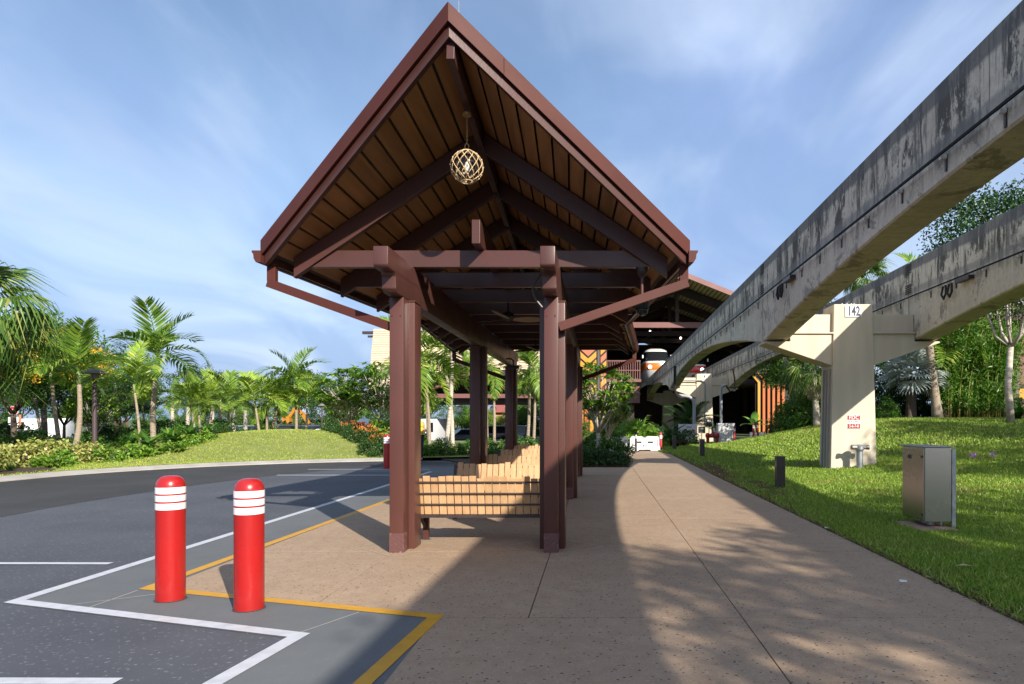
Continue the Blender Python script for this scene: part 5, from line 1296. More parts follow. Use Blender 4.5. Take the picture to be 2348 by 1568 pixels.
# ---------------- broadleaf trees
def blobs(r, n, R3, hollow=.55, flat=0):
    d = unit(r.normal(size=(n, 3))); rad = hollow+(1-hollow)*r.random(n)**.6
    return d*rad[:, None]*np.asarray(R3)
def leaf_cloud(seed, centres, per, spread, ln, wd, upb=.5):
    r = np.random.default_rng(seed); n = len(centres)*per
    C = np.repeat(centres, per, 0)+unit(r.normal(size=(n, 3)))*(spread*r.random(n)**.5)[:, None]*np.array([1, 1, .75])
    D = unit(r.normal(size=(n, 3))+np.array([0, 0, -.15])); N = unit(r.normal(size=(n, 3))+np.array([0, 0, upb*2]))
    return leaves_np(C, D, N, ln*r.uniform(.7, 1.25, n), wd*r.uniform(.7, 1.2, n))
def limbs(seed, Hh, R3, cz, n1=6, r0=.14, tips=None):
    rd = random.Random(seed); m = MB(); fork = Hh
    m.tube([(0, 0, -.1), (.04*Hh*rd.uniform(-1, 1), .04*Hh*rd.uniform(-1, 1), fork*.5), (0, 0, fork)], [r0*1.25, r0, r0*.85], 9)
    for k in range(n1):
        a = 2*math.pi*(k+rd.uniform(-.3, .3))/n1; e = rd.uniform(.35, .85)
        p1 = Vector((R3[0]*e*.5*math.cos(a), R3[1]*e*.5*math.sin(a), fork+(cz-fork)*rd.uniform(.5, .9)))
        p2 = Vector((R3[0]*e*math.cos(a), R3[1]*e*math.sin(a), cz+R3[2]*rd.uniform(-.2, .6)))
        m.tube([(0, 0, fork-.1), p1*.6+Vector((0, 0, fork*.25)), p1, p2], [r0*.6, r0*.45, r0*.32, r0*.1], 6)
        for q in range(2):
            p3 = p1+Vector((rd.uniform(-1, 1)*R3[0]*.4, rd.uniform(-1, 1)*R3[1]*.4, R3[2]*rd.uniform(.1, .6))); m.tube([p1, (p1+p3)/2+Vector((0, 0, .1)), p3], [r0*.28, r0*.18, r0*.07], 5)
    return m
def tree_proto(seed, Hh, R3, cz, nclump, per, spread, ln, wd, lm, bark, n1=6, r0=.14, hollow=.5):
    r = np.random.default_rng(seed)
    C = blobs(r, nclump, R3, hollow); C[:, 2] = C[:, 2]*np.where(C[:, 2] < 0, .7, 1)+cz
    V, Fc = leaf_cloud(seed+1, C, per, spread, ln, wd)
    return limbs(seed, Hh, R3, cz, n1, r0).mesh('trunk', bark, smooth='all'), mesh_arr('crown', V, Fc, lm)
def put_tree(name, label, proto, loc, rz, sc, group=None, cat='tree', extra=None):
    t = T(name, label, cat, loc, rz, group)
    for nm, me in zip(('trunk', 'crown'), proto): link(nm, me, t, scale=sc)
    if extra: link('blossom', extra, t, scale=sc)
    return t
TA = tree_proto(101, 2.2, (2.9, 2.9, 2.3), 4.6, 130, 50, .62, .2, .1, L_mid, bark_d)
TB = tree_proto(103, 2.6, (3.4, 3.4, 2.6), 5.2, 120, 50, .7, .22, .11, L_dark, bark_d)
TC = tree_proto(105, 2.0, (2.6, 2.6, 2.0), 4.0, 110, 48, .6, .2, .1, L_lite, bark_d)
# background trees beyond the car park (each its own)
rd = random.Random(5)
bgl = 'distant tree in the belt beyond the car park'
far = [(-66, 96, TA, 1.25), (-58, 100, TB, 1.25), (-51, 95, TC, 1.3), (-44, 99, TA, 1.3), (-37, 96, TB, 1.1), (-31, 101, TA, 1.2), (-25, 97, TC, 1.2), (-19, 112, TB, 1.2), (-13, 116, TA, 1.3), (-7, 113, TB, 1.3), (-2, 106, TA, 1.2), (-40, 86, TC, .9), (-28, 88, TA, .85), (-73, 98, TB, 1.2), (-80, 95, TA, 1.2), (-62, 88, TA, .9), (-50, 87, TB, .8), (-34, 92, TB, 1.0), (-47, 108, TB, 1.5), (-23, 93, TB, .95), (-16, 94, TC, .8), (-9, 96, TA, .8)]
far += [(-20.5, 100, TA, .85), (-16.8, 99, TC, .8), (-11.5, 100, TA, .8)]+[(-84+4.4*k+rd.uniform(-1, 1), 87+rd.uniform(-2, 2)+(14 if -20 < -84+4.4*k < -4 else 0), (TA, TC, TB)[k % 3], rd.uniform(.62, .85)) for k in range(19)]
for i, (x, y, pr_, s) in enumerate(far):
    put_tree('distant_tree', bgl, pr_, (x, y, -.95 if i < 22 else -1.9), rd.uniform(0, 6), s*rd.uniform(.9, 1.1), 'trees beyond the car park')
# yellow flowering tree at far left
ry = np.random.default_rng(9); Cy = blobs(ry, 90, (3.1, 3.1, 2.5), .92); Cy[:, 2] = np.abs(Cy[:, 2])*.95-.7+4.6
Vy, Fy = leaf_cloud(11, Cy, 60, .42, .12, .1)
blo = mesh_arr('blossom', Vy, Fy, L_yel)
q = P(100, 960, 35); put_tree('flowering_tree', 'broad tree with yellow blossom behind the leftmost palms', TA, (q.x, 35, .05), 1.0, 1.0, None, 'tree', blo)
q = P(30, 960, 29); put_tree('flowering_tree', 'yellow flowering tree cut by the left edge', TA, (q.x, 29, .05), 2.6, .82, None, 'tree', blo)
q = P(235, 960, 40); put_tree('leafy_tree', 'dark leafy tree behind the hooded lamp post', TB, (q.x, 41, .05), .5, .75, None)
q = P(60, 960, 28); put_tree('leafy_tree', 'small round leafy tree beside the stop sign', TB, (q.x, 30, .1), 2.5, .48, None)
q = P(160, 960, 28); put_tree('leafy_tree', 'small leafy tree behind the grey-trunked palm', TB, (q.x, 31, .1), 4.5, .46, None)
# frangipani-like round trees: rosettes of long leaves at branch ends
def plumeria(seed, R3, cz, ntip, per, ln, wd, lm, Hh=1.0):
    r = np.random.default_rng(seed); C = blobs(r, ntip, R3, .62); C[:, 2] = C[:, 2]*np.where(C[:, 2] < 0, .65, 1)+cz
    n = ntip*per; az = r.uniform(0, 6.28, n); el = r.uniform(-.25, .75, n)
    D = np.stack([np.cos(az)*np.cos(el), np.sin(az)*np.cos(el), np.sin(el)], 1); N = np.stack([-np.cos(az)*np.sin(el), -np.sin(az)*np.sin(el), np.cos(el)], 1)
    V, Fc = leaves_np(np.repeat(C, per, 0)+r.normal(0, .02, (n, 3)), D, N, ln*r.uniform(.75, 1.15, n), wd*r.uniform(.85, 1.1, n), .18)
    m = limbs(seed, Hh, R3, cz, 7, .075)
    for c in C[::2]: m.tube([(c[0]*.45, c[1]*.45, lerp(Hh, c[2], .55)), tuple(c)], [.02, .01], 5)
    return m.mesh('trunk', bark_w, smooth='all'), mesh_arr('crown', V, Fc, lm)
PL = plumeria(201, (1.75, 1.75, 1.25), 2.45, 190, 14, .34, .1, leaf('plumeria_leaf', (.09, .23, .02), (.26, .42, .05), .35, .38, c3=(.5, .52, .14)))
PL2 = plumeria(203, (1.3, 1.3, 1.0), 2.2, 130, 14, .34, .1, MATS['plumeria_leaf'], .9)
q = P(803, 990, 35); put_tree('round_tree', 'round branching tree right of the mound with pale crooked trunk', PL, (q.x, 35, .35), 0, 1.05, 'round-headed trees beyond the drive')
q = P(868, 990, 33); put_tree('round_tree', 'round branching tree just left of the near left post', PL, (q.x, 33.5, .25), 2, 1.12, 'round-headed trees beyond the drive')
q = P(765, 985, 44); put_tree('round_tree', 'smaller round tree behind the mound palms', PL2, (q.x, 46, -.1), 4, 1.0, 'round-headed trees beyond the drive')
q = P(930, 985, 38); put_tree('round_tree', 'round tree hidden mostly by the near left post', PL, (q.x, 39, .1), 5, 1.0, 'round-headed trees beyond the drive')
q = P(235, 1010, 29); put_tree('round_tree', 'low broad-leaved tree with thick pale trunk under the lamp post', PL2, (q.x, 28.5, .12), 1, .8, 'round-headed trees beyond the drive')
q = P(1362, 1010, 26); put_tree('round_tree', 'pale-stemmed rosette tree in front of the chevron panel', PL2, (q.x+.15, 27, .05), 3, 1.15, 'round-headed trees beyond the drive')
q = P(1395, 1010, 30); put_tree('round_tree', 'rosette tree right of the chevron panel', PL2, (q.x, 31, .05), 5, .82, 'round-headed trees beyond the drive')
q = P(1290, 1010, 33); put_tree('round_tree', 'broad-leaved tree behind the near right post', PL2, (q.x, 34, .05), 6, 1.0, 'round-headed trees beyond the drive')
# big trees right of the guideway
TT = tree_proto(111, 6.0, (3.9, 3.9, 3.6), 10.0, 230, 55, .75, .22, .11, L_dark, bark_d, 8, .25, .35)
q = P(2290, 500, 36); put_tree('tall_tree', 'tall dark tree showing between the two beams at the right edge', TT, (q.x+.3, 36, 1.0), 0, 1.0)
TV = tree_proto(113, 3.0, (2.4, 2.4, 2.2), 5.2, 100, 44, .55, .16, .07, leaf('dull_leaf', (.035, .05, .015), (.09, .11, .03), .25, .5), bark_w, 7, .12, .3)
q = P(2317, 957, 26); put_tree('slender_tree', 'slender tree with white trunk in front of the lodge wall', TV, (q.x, 26, lawn_h(15.8, 26)), 1, 1.0)
for i, (px, Y, s, pr_, lab) in enumerate(((1840, 38, .85, TA, 'bushy tree left of the near column'), (2040, 42, 1.05, TB, 'dark tree behind the silver palm'), (2120, 44, 1.15, TB, 'dark tree behind the leaning palm trunk'), (2240, 40, 1.2, TB, 'dark tree behind the bamboo'), (1930, 44, 1.0, TB, 'dark tree hidden behind the near column'), (2000, 37, .6, TA, 'low leafy tree left of the silver palm'), (1815, 46, .7, TB, 'dark tree beside the orange staves'))):
    q = P(px, 960, Y); put_tree('leafy_tree', lab, pr_, (q.x, Y, lawn_h(q.x, min(Y, 45))-.1), i*1.3, s, 'trees behind the lawn')
# ---------------- trees behind the camera (they shade the foreground path)
TS = tree_proto(121, 5.0, (3.4, 3.4, 2.6), 8.2, 90, 46, .7, .24, .13, L_mid, bark_d, 7, .22, .3)
for i, (x, y, s, lab) in enumerate(((11.0, -9.0, 1.0, 'shade tree behind the camera, nearest the path'), (12.4, -6.2, .95, 'shade tree behind the camera, second from the path'), (15.5, -4.0, 1.05, 'shade tree behind the camera, over the lawn'), (16.5, -13, 1.15, 'shade tree behind the camera, farthest back'), (21.5, 1.5, 1.0, 'shade tree out of view right of the lawn'), (23, 9.5, 1.0, 'shade tree out of view beside the lawn'), (20.5, 13.0, .95, 'shade tree out of view by the lodge'), (25.5, 16.0, 1.05, 'shade tree out of view right of the lodge wall'), (17.5, 7.0, .9, 'shade tree out of view beyond the steel cabinet'))):
    put_tree('shade_tree', lab, TS, (x, y, lawn_h(x, y)-.05), i*1.7, s, 'shade trees outside the picture')
# ---------------- bamboo
def bamboo(seed, n, rad, Hh):
    r = np.random.default_rng(seed); cn = MB(); cs_ = []
    for i in range(n):
        a = r.uniform(0, 6.28); d = rad*r.random()**.5; bx, by = d*math.cos(a), d*math.sin(a); h = Hh*r.uniform(.75, 1.05); lx, ly = bx*r.uniform(.4, 1.6)+r.normal(0, .4), by*r.uniform(.4, 1.6)+r.normal(0, .4)
        pts = [(bx+lx*u*u, by+ly*u*u, h*u*(1-.08*u)) for u in np.linspace(0, 1, 8)]; cn.tube(pts, [.017*(1-.6*u) for u in np.linspace(0, 1, 8)], 6)
        for u in r.uniform(.12, 1, 12): cs_.append((bx+lx*u*u, by+ly*u*u, h*u*(1-.08*u)))
    V, Fc = leaf_cloud(seed+1, np.array(cs_), 30, .5, .24, .05, .4); return cn.mesh('canes', cane_m, smooth='all'), mesh_arr('crown', V, Fc, L_bamboo)
BB = bamboo(301, 34, .75, 5.6)
for i, (px, Y, s, lab) in enumerate(((2185, 32, .95, 'bamboo clump right of the leaning palm trunk'), (2235, 33, 1.05, 'bamboo clump with dense leaves in the middle'), (2275, 31.5, .9, 'bamboo clump left of the lodge corner post'), (2215, 35, 1.15, 'taller bamboo clump at the back'))):
    q = P(px, 960, Y); t = T('bamboo', lab, 'bamboo', (q.x, Y, lawn_h(q.x, Y)-.05), i*1.1, 'bamboo clumps behind the lawn')
    for nm, me in zip(('canes', 'foliage'), BB): link(nm, me, t, scale=s)
# ---------------- shrubs
def shrub_proto(seed, R3, nclump, per, spread, ln, wd, lm):
    r = np.random.default_rng(seed); C = blobs(r, nclump, R3, .45); C[:, 2] = np.abs(C[:, 2])
    V, Fc = leaf_cloud(seed, C, per, spread, ln, wd, .7); m = MB()
    for k in range(6):
        a = k*1.05; m.tube([(0, 0, -.05), (R3[0]*.3*math.cos(a), R3[1]*.3*math.sin(a), R3[2]*.4), (R3[0]*.6*math.cos(a), R3[1]*.6*math.sin(a), R3[2]*.75)], [.03, .02, .008], 5)
    return m.mesh('stems', bark_d), mesh_arr('foliage', V, Fc, lm)
def strappy(seed, n, L, wd, lm, emin=.35, emax=1.45):
    r = np.random.default_rng(seed); az = r.uniform(0, 6.28, n); el = r.uniform(emin, emax, n)
    D = np.stack([np.cos(az)*np.cos(el), np.sin(az)*np.cos(el), np.sin(el)], 1); N = np.stack([-np.cos(az)*np.sin(el), -np.sin(az)*np.sin(el), np.cos(el)], 1)
    V, Fc = leaves_np(r.normal(0, .04, (n, 3))*np.array([1, 1, 0])+np.array([0, 0, 0]), D, N, L*r.uniform(.7, 1.1, n), wd*r.uniform(.8, 1.1, n), .3); return mesh_arr('foliage', V, Fc, lm)
SH = {'green': shrub_proto(401, (.75, .75, .8), 34, 34, .24, .13, .065, L_mid), 'dark': shrub_proto(402, (.8, .8, .75), 36, 36, .24, .12, .06, L_dark), 'light': shrub_proto(403, (.7, .7, .65), 30, 30, .24, .17, .1, L_lite),
      'var': shrub_proto(404, (.75, .75, .8), 32, 34, .22, .12, .07, L_var), 'orange': shrub_proto(405, (.6, .6, .45), 30, 26, .2, .12, .05, L_croton), 'tall': shrub_proto(406, (1.1, 1.1, 2.4), 70, 40, .36, .17, .08, L_dark), 'tallm': shrub_proto(407, (1.0, 1.0, 2.2), 70, 40, .34, .16, .075, L_mid)}
STP = {'tuft': strappy(411, 70, .5, .028, L_dark), 'red': strappy(412, 60, .85, .09, L_red, .5), 'reds': strappy(413, 45, .6, .07, L_red, .4), 'bird': strappy(414, 26, 1.0, .2, L_mid, .5), 'lime': strappy(415, 30, .5, .13, L_lite, .3), 'blue': strappy(416, 50, .45, .03, leaf('bluegreen_leaf', (.05, .13, .07), (.1, .2, .1), .25, .4))}
FLW = {}
for nm, lm in (('orange', L_orange), ('white', L_white), ('yellow', L_yel)):
    r = np.random.default_rng(431); C = blobs(r, 26, (.7, .7, .6), .85); C[:, 2] = np.abs(C[:, 2])+.12; V, Fc = leaf_cloud(5, C, 9, .09, .07, .06); FLW[nm] = mesh_arr('blossom', V, Fc, lm)
LB = {}
def shrub(kind, label, loc, sc, flower=None, group=None, cat='shrub', name=None):
    k = kind; rz = random.uniform(0, 6.28)
    t = T(name or 'shrub', label, cat, loc, rz, group)
    if k in SH:
        link('stems', SH[k][0], t, scale=sc); link('foliage', SH[k][1], t, scale=sc)
    else: link('foliage', STP[k], t, scale=sc)
    if flower: link('blossom', FLW[flower], t, scale=sc)
    return t
def row(kind, label, pts, sc, group, flower=None, jit=.15, name=None, cat='shrub', hf=None):
    for (x, y) in pts:
        x += random.uniform(-jit, jit); y += random.uniform(-jit, jit); s = sc*random.uniform(.8, 1.2)
        shrub(kind, label, (x, y, (hf(x, y) if hf else .05)-.03), s, flower, group, cat, name)
# bed between path and shelter end
row('dark', 'dark low shrub edging the bed beyond the shelter', [(.75, 22.9), (.3, 22.85), (-.2, 22.9), (-.7, 22.9), (-1.2, 22.9), (-1.7, 22.95), (-2.2, 22.95), (-2.7, 23), (.6, 24), (0, 24), (.85, 25), (.3, 25.3), (-3.1, 23.4)], .62, 'low shrubs at the end of the shelter')
shrub('green', 'white-flowered shrub spilling towards the path by the barriers', (.75, 27.0, .05), 1.15, 'white')
shrub('light', 'pale leafy shrub beside the white-flowered one', (.5, 29.2, .05), 1.1, 'white')
shrub('orange', 'small orange-leaved plant at the tip of the bed', (1.0, 26.0, .02), .45)
row('green', 'mid green shrub under the palms seen between the shelter posts', [(-1.5, 24.6), (-2.6, 24.9), (-3.6, 25.2), (-5.2, 27.6), (-4.4, 27.0), (-2.2, 27.4), (-3.3, 28.2), (-1.0, 27), (-5.6, 30), (-.2, 28)], .9, 'shrubs under the palms beyond the shelter')
row('tallm', 'tall leafy shrub behind the shelter in the middle of the picture', [(-1.2, 31), (.2, 36), (-.6, 38.5)], .8, 'tall shrubs behind the shelter')
row('light', 'bright green leafy shrub behind the white barriers', [(1.0, 36.5), (2.2, 37), (3.2, 38.2), (.2, 40), (1.6, 41)], 1.25, 'bright shrubs behind the barriers')
row('dark', 'dark shrub in the shade under the station', [(3.6, 41), (4.6, 43), (2.6, 44), (1.0, 46), (5.2, 39.5)], 1.3, 'shrubs in shade under the station')
row('reds', 'dark red strappy plant by the second column', [(4.35, 37.2), (4.75, 38), (4.3, 38.6)], .8, 'red plants by the second column')
row('lime', 'lime green strappy plant in front of the second left post', [(-2.3, 24.0), (-3.5, 24.2), (-1.6, 24.1)], .9, 'lime plants beyond the shelter')
shrub('bird', 'clump of upright broad green leaves beyond the left posts', (-3.0, 26, .05), .9)
# hedge slope right of the mound
def hb(y): return -8.3-.8*(y-26)
hv = lambda x, y: vh(x, y)
row('dark', 'dark green hedge plant on the slope right of the mound', [(hb(26.4+.62*k)+.35+.85*j, 26.4+.62*k) for k in range(9) for j in range(2)], .55, 'hedge plants right of the mound', hf=hv)
row('green', 'mid green hedge plant behind the dark hedge', [(hb(27+.7*k)+2.1+.8*j, 27+.7*k) for k in range(7) for j in range(2)], .7, 'green hedge plants right of the mound', hf=hv)
row('orange', 'orange-leaved bedding plant behind the hedge', [(-11.2, 31.4), (-10.6, 31.0), (-10.1, 30.3), (-9.6, 30.9), (-10.9, 32.2), (-9.9, 29.6), (-9.3, 29.2), (-8.9, 28.6)], .85, 'orange plants behind the hedge', 'orange', hf=hv)
row('light', 'bright green broad-leaved plant behind the far bollard', [(-9.9, 32.2), (-9.3, 31.6), (-9.0, 30.4), (-10.3, 33.2), (-8.6, 29.6), (-9.2, 32.9), (-8.4, 31)], 1.2, 'bright plants near the far bollard', hf=hv)
# bushy filler belt under the distant trees
row('tallm', 'bushy shrub under the distant trees', [(-88+3.6*k, 86.0+(16 if k > 17 else 0)) for k in range(26)], 1.35, 'shrubs under the distant trees', jit=1.0, hf=lambda x, y: -1.0)
# front line of bright planting before the left palms
row('light', 'bright green leafy shrub in the front line before the left palms', [(-16.7, 20.9), (-16.9, 21.8), (-16.5, 23.0), (-16.2, 24.1), (-15.9, 25.3), (-16.0, 26.6), (-15.7, 27.6)], .72, 'bright front shrubs before the left palms', hf=lambda x, y: vh(x, y))
row('var', 'cream variegated shrub in the front line before the left palms', [(-17.4, 21.2), (-17.7, 22.0), (-17.0, 22.6), (-18.6, 21.6)], .95, 'variegated front shrubs before the left palms', hf=lambda x, y: vh(x, y))
row('bird', 'upright broad-leaved clump in the front line before the left palms', [(-16.9, 23.6), (-16.4, 25.2), (-16.6, 26.4), (-16.3, 27.4)], .85, 'broad-leaved front clumps before the left palms', hf=lambda x, y: vh(x, y))
row('green', 'rounded green shrub at the left edge behind the tufts', [(-16.9, 15.2), (-17.1, 16.3), (-17.6, 16.9), (-18.5, 16.2), (-19.2, 17.4), (-20, 18.6), (-20.3, 20.2)], .85, 'rounded shrubs at the left edge', hf=lambda x, y: .12)
# red flower bed strip and red cordylines
rb = np.random.default_rng(77); n = 2600; u = rb.random(n); xx = lerp(-22.5, -15.3, u)+rb.normal(0, .05, n); yy = lerp(42.3, 40.6, u)+rb.uniform(-.6, .6, n)
V, Fc = leaves_np(np.stack([xx, yy, np.array([vh(a, b) for a, b in zip(xx, yy)])+rb.uniform(.05, .45, n)], 1), unit(rb.normal(size=(n, 3))), unit(rb.normal(size=(n, 3))+np.array([0, 0, 1.5])), .16, .12)
tag(link('flower_bed', mesh_arr('flower_bed', V, Fc, L_rbed)), 'long low bed of orange-red flowers behind the mound', 'flower bed', kind='stuff')
for i, (px, Y, s) in enumerate(((462, 36, 1.0), (489, 34.5, 1.05), (500, 35, 1.0), (514, 36, 1.1), (610, 38, 1.1), (630, 37, 1.1), (650, 38.5, .9), (478, 37, .95), (420, 47, 1.1), (380, 48, 1.1), (330, 46, 1.2), (295, 45, 1.2), (270, 44, 1.2), (690, 43, .9))):
    q = P(px, 1000, Y); shrub('red', 'dark red strappy shrub among the palms left of the mound', (q.x, Y, vh(q.x, Y)), s, None, 'dark red shrubs among the palms', name='cordyline')
for i, (px, Y) in enumerate(((560, 38), (575, 37.5), (590, 38), (480, 39))):
    q = P(px, 1000, Y); shrub('light', 'yellow-flowered low shrub left of the mound', (q.x, Y, vh(q.x, Y)), .8, 'yellow', 'yellow-flowered shrubs left of the mound')
# left bed planting, front to back
row('tuft', 'dark strappy tuft along the left kerb', [(-16.1+random.uniform(-.1, .3)-.02*k, 13.2+.42*k) for k in range(15)]+[(-16.6, 14+.6*k) for k in range(9)], .8, 'strappy tufts along the left kerb', name='grass_tuft', cat='tuft', hf=lambda x, y: .13)
row('var', 'yellow variegated shrub at the left edge', [(-17.2, 17.6), (-17.8, 18.9), (-18.2, 19.8), (-17.3, 19.4), (-18.5, 17.8), (-19.1, 19.2), (-18.9, 20.5), (-17.9, 20.6)], .85, 'variegated shrubs at the left edge', hf=lambda x, y: .12)
row('lime', 'lime green leafy plant in front of the left palms', [(-18.3, 22.4), (-18.9, 23.2), (-17.6, 22.6), (-17.9, 23.8), (-17.2, 24.2), (-16.6, 24.4), (-16.0, 25), (-17.0, 25.6), (-15.4, 25.6)], .95, 'lime plants in front of the left palms', hf=lambda x, y: vh(x, y))
row('green', 'green shrub in the bed among the left palms', [(-20, 24), (-21, 25.5), (-19, 25.5), (-22.4, 26.5), (-20.5, 27.5), (-18.5, 27.5), (-23.5, 25), (-19.8, 29.5), (-17.3, 28), (-24.5, 28)], 1.0, 'green shrubs among the left palms', hf=lambda x, y: vh(x, y))
row('bird', 'clump of upright broad leaves among the left palms', [(-17.6, 26.2), (-18.2, 27), (-16.8, 27.4), (-19.2, 24.4), (-16.2, 28.2), (-20.2, 22.8)], .95, 'broad-leaved clumps among the left palms', hf=lambda x, y: vh(x, y))
row('dark', 'dark shrub at the back of the left bed', [(-25, 30), (-27, 31), (-22, 31), (-20, 32), (-26, 27), (-28.5, 28), (-24, 33), (-18, 33), (-30, 30), (-31, 34), (-27.5, 24.5), (-25.5, 22.5)], 1.5, 'dark shrubs at the back of the left bed', hf=lambda x, y: vh(x, y))
row('blue', 'bluish strappy plant at the left end of the mound', [(-18.0, 30.5), (-17.2, 30.8), (-16.5, 31.5), (-17.7, 32), (-16.8, 33)], 1.2, 'bluish plants left of the mound', name='grass_tuft', cat='tuft', hf=lambda x, y: vh(x, y))
row('dark', 'low dark shrub behind the white kerb stone left of the mound', [(-17.4, 29.4), (-18.4, 30.2), (-16.6, 30.2), (-19.4, 31)], .75, 'low shrubs left of the mound', hf=lambda x, y: vh(x, y))
tag(MB().beam((-18.6, 28.4, .2), (-15.8, 29.6, .25), .25, .16).build('stone_edging', kerb_m, None, bevel=.02), 'pale stone edging at the left end of the mound', 'edging')
# wall of shrubs behind the right-hand lawn
for i, (px, Y, s, k, lab) in enumerate(((1815, 35, .95, 'tallm', 'leafy tall shrub right of the orange staves'), (1845, 34, 1.05, 'tallm', 'leafy tall shrub left of the near column'), (1868, 36, 1.0, 'tall', 'dark tall shrub behind the near column'), (1905, 36, 1.0, 'tall', 'dark tall shrub hidden by the near column'), (1960, 35, 1.0, 'tall', 'dark tall shrub at the column\'s right side'), (2025, 34, .95, 'tall', 'dark tall shrub right of the column'), (2060, 36, 1.0, 'tall', 'dark tall shrub behind the silver palm trunk'), (2110, 37, 1.1, 'tall', 'dark tall shrub right of the silver palm trunk'), (2155, 38, 1.1, 'tall', 'dark tall shrub behind the leaning trunk'), (2210, 38, 1.1, 'tall', 'dark tall shrub behind the first bamboo'), (2260, 36, 1.1, 'tall', 'dark tall shrub behind the last bamboo'), (1790, 39, .8, 'tall', 'dark shrub at the foot of the orange staves'), (2030, 31.5, .55, 'tallm', 'lighter shrub at the lawn crest right of the column'), (2330, 30, .5, 'tallm', 'shrub at the foot of the lodge wall'))):
    q = P(px, 960, Y); shrub(k, lab, (q.x, Y, lawn_h(q.x, Y)-.05), s)
q = P(2345, 960, 28); shrub('bird', 'broad-leaved plant at the foot of the white trunk', (q.x-.2, 28, lawn_h(q.x, 28)), 1.0)
# banana plant
ban = T('banana_plant', 'banana plant with broad upright leaves behind the red posts', 'banana', (P(1728, 1000, 45).x, 45, .3))
def bigleaf(L, w, arch):
    V = []; N = 8
    for i in range(N+1):
        u = i/N; a = -arch*u; x = L*math.sin(min(1.4, u*1.2))/1.2; z = -arch*L*u*u*.5; ww = w*math.sin(math.pi*min(1, .06+u*.94))**.6
        V += [(x, -ww/2, z+.12*ww), (x, 0, z), (x, ww/2, z+.12*ww)]
    Fs = [(3*i+k, 3*i+k+1, 3*i+k+4, 3*i+k+3) for i in range(N) for k in (0, 1)]
    return mesh_arr('leaf', V, Fs, leaf('banana_leaf', (.16, .36, .06), (.22, .42, .08), .35, .35), True)
bl_ = bigleaf(1.3, .42, .5)
MB().tube([(0, 0, 0), (0, 0, .9)], [.12, .08], 10).build('stem', shaft_m, ban, smooth='all')
for k, (az, el) in enumerate(((200, 15), (-20, 12), (265, 78), (60, 60), (140, 50), (310, 35), (240, 40))): link('leaf', bl_, ban, (0, 0, .85), Euler((0, -R(el), R(az))), 1.0)
# purple flower spikes on the lawn
for i, (px, py, lab) in enumerate(((2232, 1030, 'left of two small purple flowers on the right lawn'), (2275, 1027, 'right of two small purple flowers on the right lawn'))):
    Y = 17.5; q = P(px, py, Y); zg = lawn_h(q.x, Y)
    t = T('purple_flower', lab, 'flower', (q.x, Y, zg), group='purple flowers on the lawn')
    MB().tube([(0, 0, 0), (0, 0, .22)], .006, 5).build('stem', petiole_m, t)
    r = np.random.default_rng(i); C = r.normal(0, .035, (26, 3))+np.array([0, 0, .24]); V, Fc = leaves_np(C, r.normal(size=(26, 3)), r.normal(size=(26, 3)), .06, .04); link('blossom', mesh_arr('blossom', V, Fc, L_purple), t)

# ================================================================== grass blades
def grass_mat(name, cols, dry):
    m = leaf(name, cols[0], cols[1], .35, .45, c3=cols[2], ovar=0); n = m.node_tree.nodes; l = m.node_tree.links
    hs = [x for x in n if x.type == 'HUE_SAT'][0]; g = n.new('ShaderNodeNewGeometry'); z = n.new('ShaderNodeTexNoise'); z.inputs['Scale'].default_value = .9; z.inputs['Detail'].default_value = 4; l.new(g.outputs['Position'], z.inputs[0])
    r = n.new('ShaderNodeMapRange'); r.inputs[1].default_value = .56; r.inputs[2].default_value = .72; r.inputs[4].default_value = dry; l.new(z.outputs['Fac'], r.inputs[0])
    mi = n.new('ShaderNodeMix'); mi.data_type = 'RGBA'; mi.inputs['B'].default_value = (.3, .22, .09, 1); l.new(r.outputs[0], mi.inputs['Factor']); l.new(hs.outputs[0], mi.inputs['A'])
    for nd in n:
        if nd.type == 'BSDF_PRINCIPLED': l.new(mi.outputs['Result'], nd.inputs['Base Color'])
        if nd.type == 'BSDF_TRANSLUCENT': l.new(mi.outputs['Result'], nd.inputs[0])
    return m
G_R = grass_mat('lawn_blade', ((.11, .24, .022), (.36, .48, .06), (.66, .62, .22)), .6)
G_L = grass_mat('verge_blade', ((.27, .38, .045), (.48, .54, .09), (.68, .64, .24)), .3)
def view(x, y, z, mx_=160):
    px = CX+F*x/y; return (px > -mx_) & (px < 2347+mx_)
def blades(name, X, Y, Z, hgt, wid, m_, seed):
    r = np.random.default_rng(seed); n = len(X); C = np.stack([X, Y, Z], 1)
    D = unit(r.normal(0, .55, (n, 3))*np.array([1, 1, .3])+np.array([0, 0, 1.0])); N = unit(r.normal(size=(n, 3))*np.array([1, 1, .1]))
    V, Fc = leaves_np(C, D, N, hgt*r.uniform(.55, 1.2, n), wid*r.uniform(.7, 1.3, n), .22); return mesh_arr(name, V, Fc, m_)
lawn_hv = np.vectorize(lawn_h); vhv = None
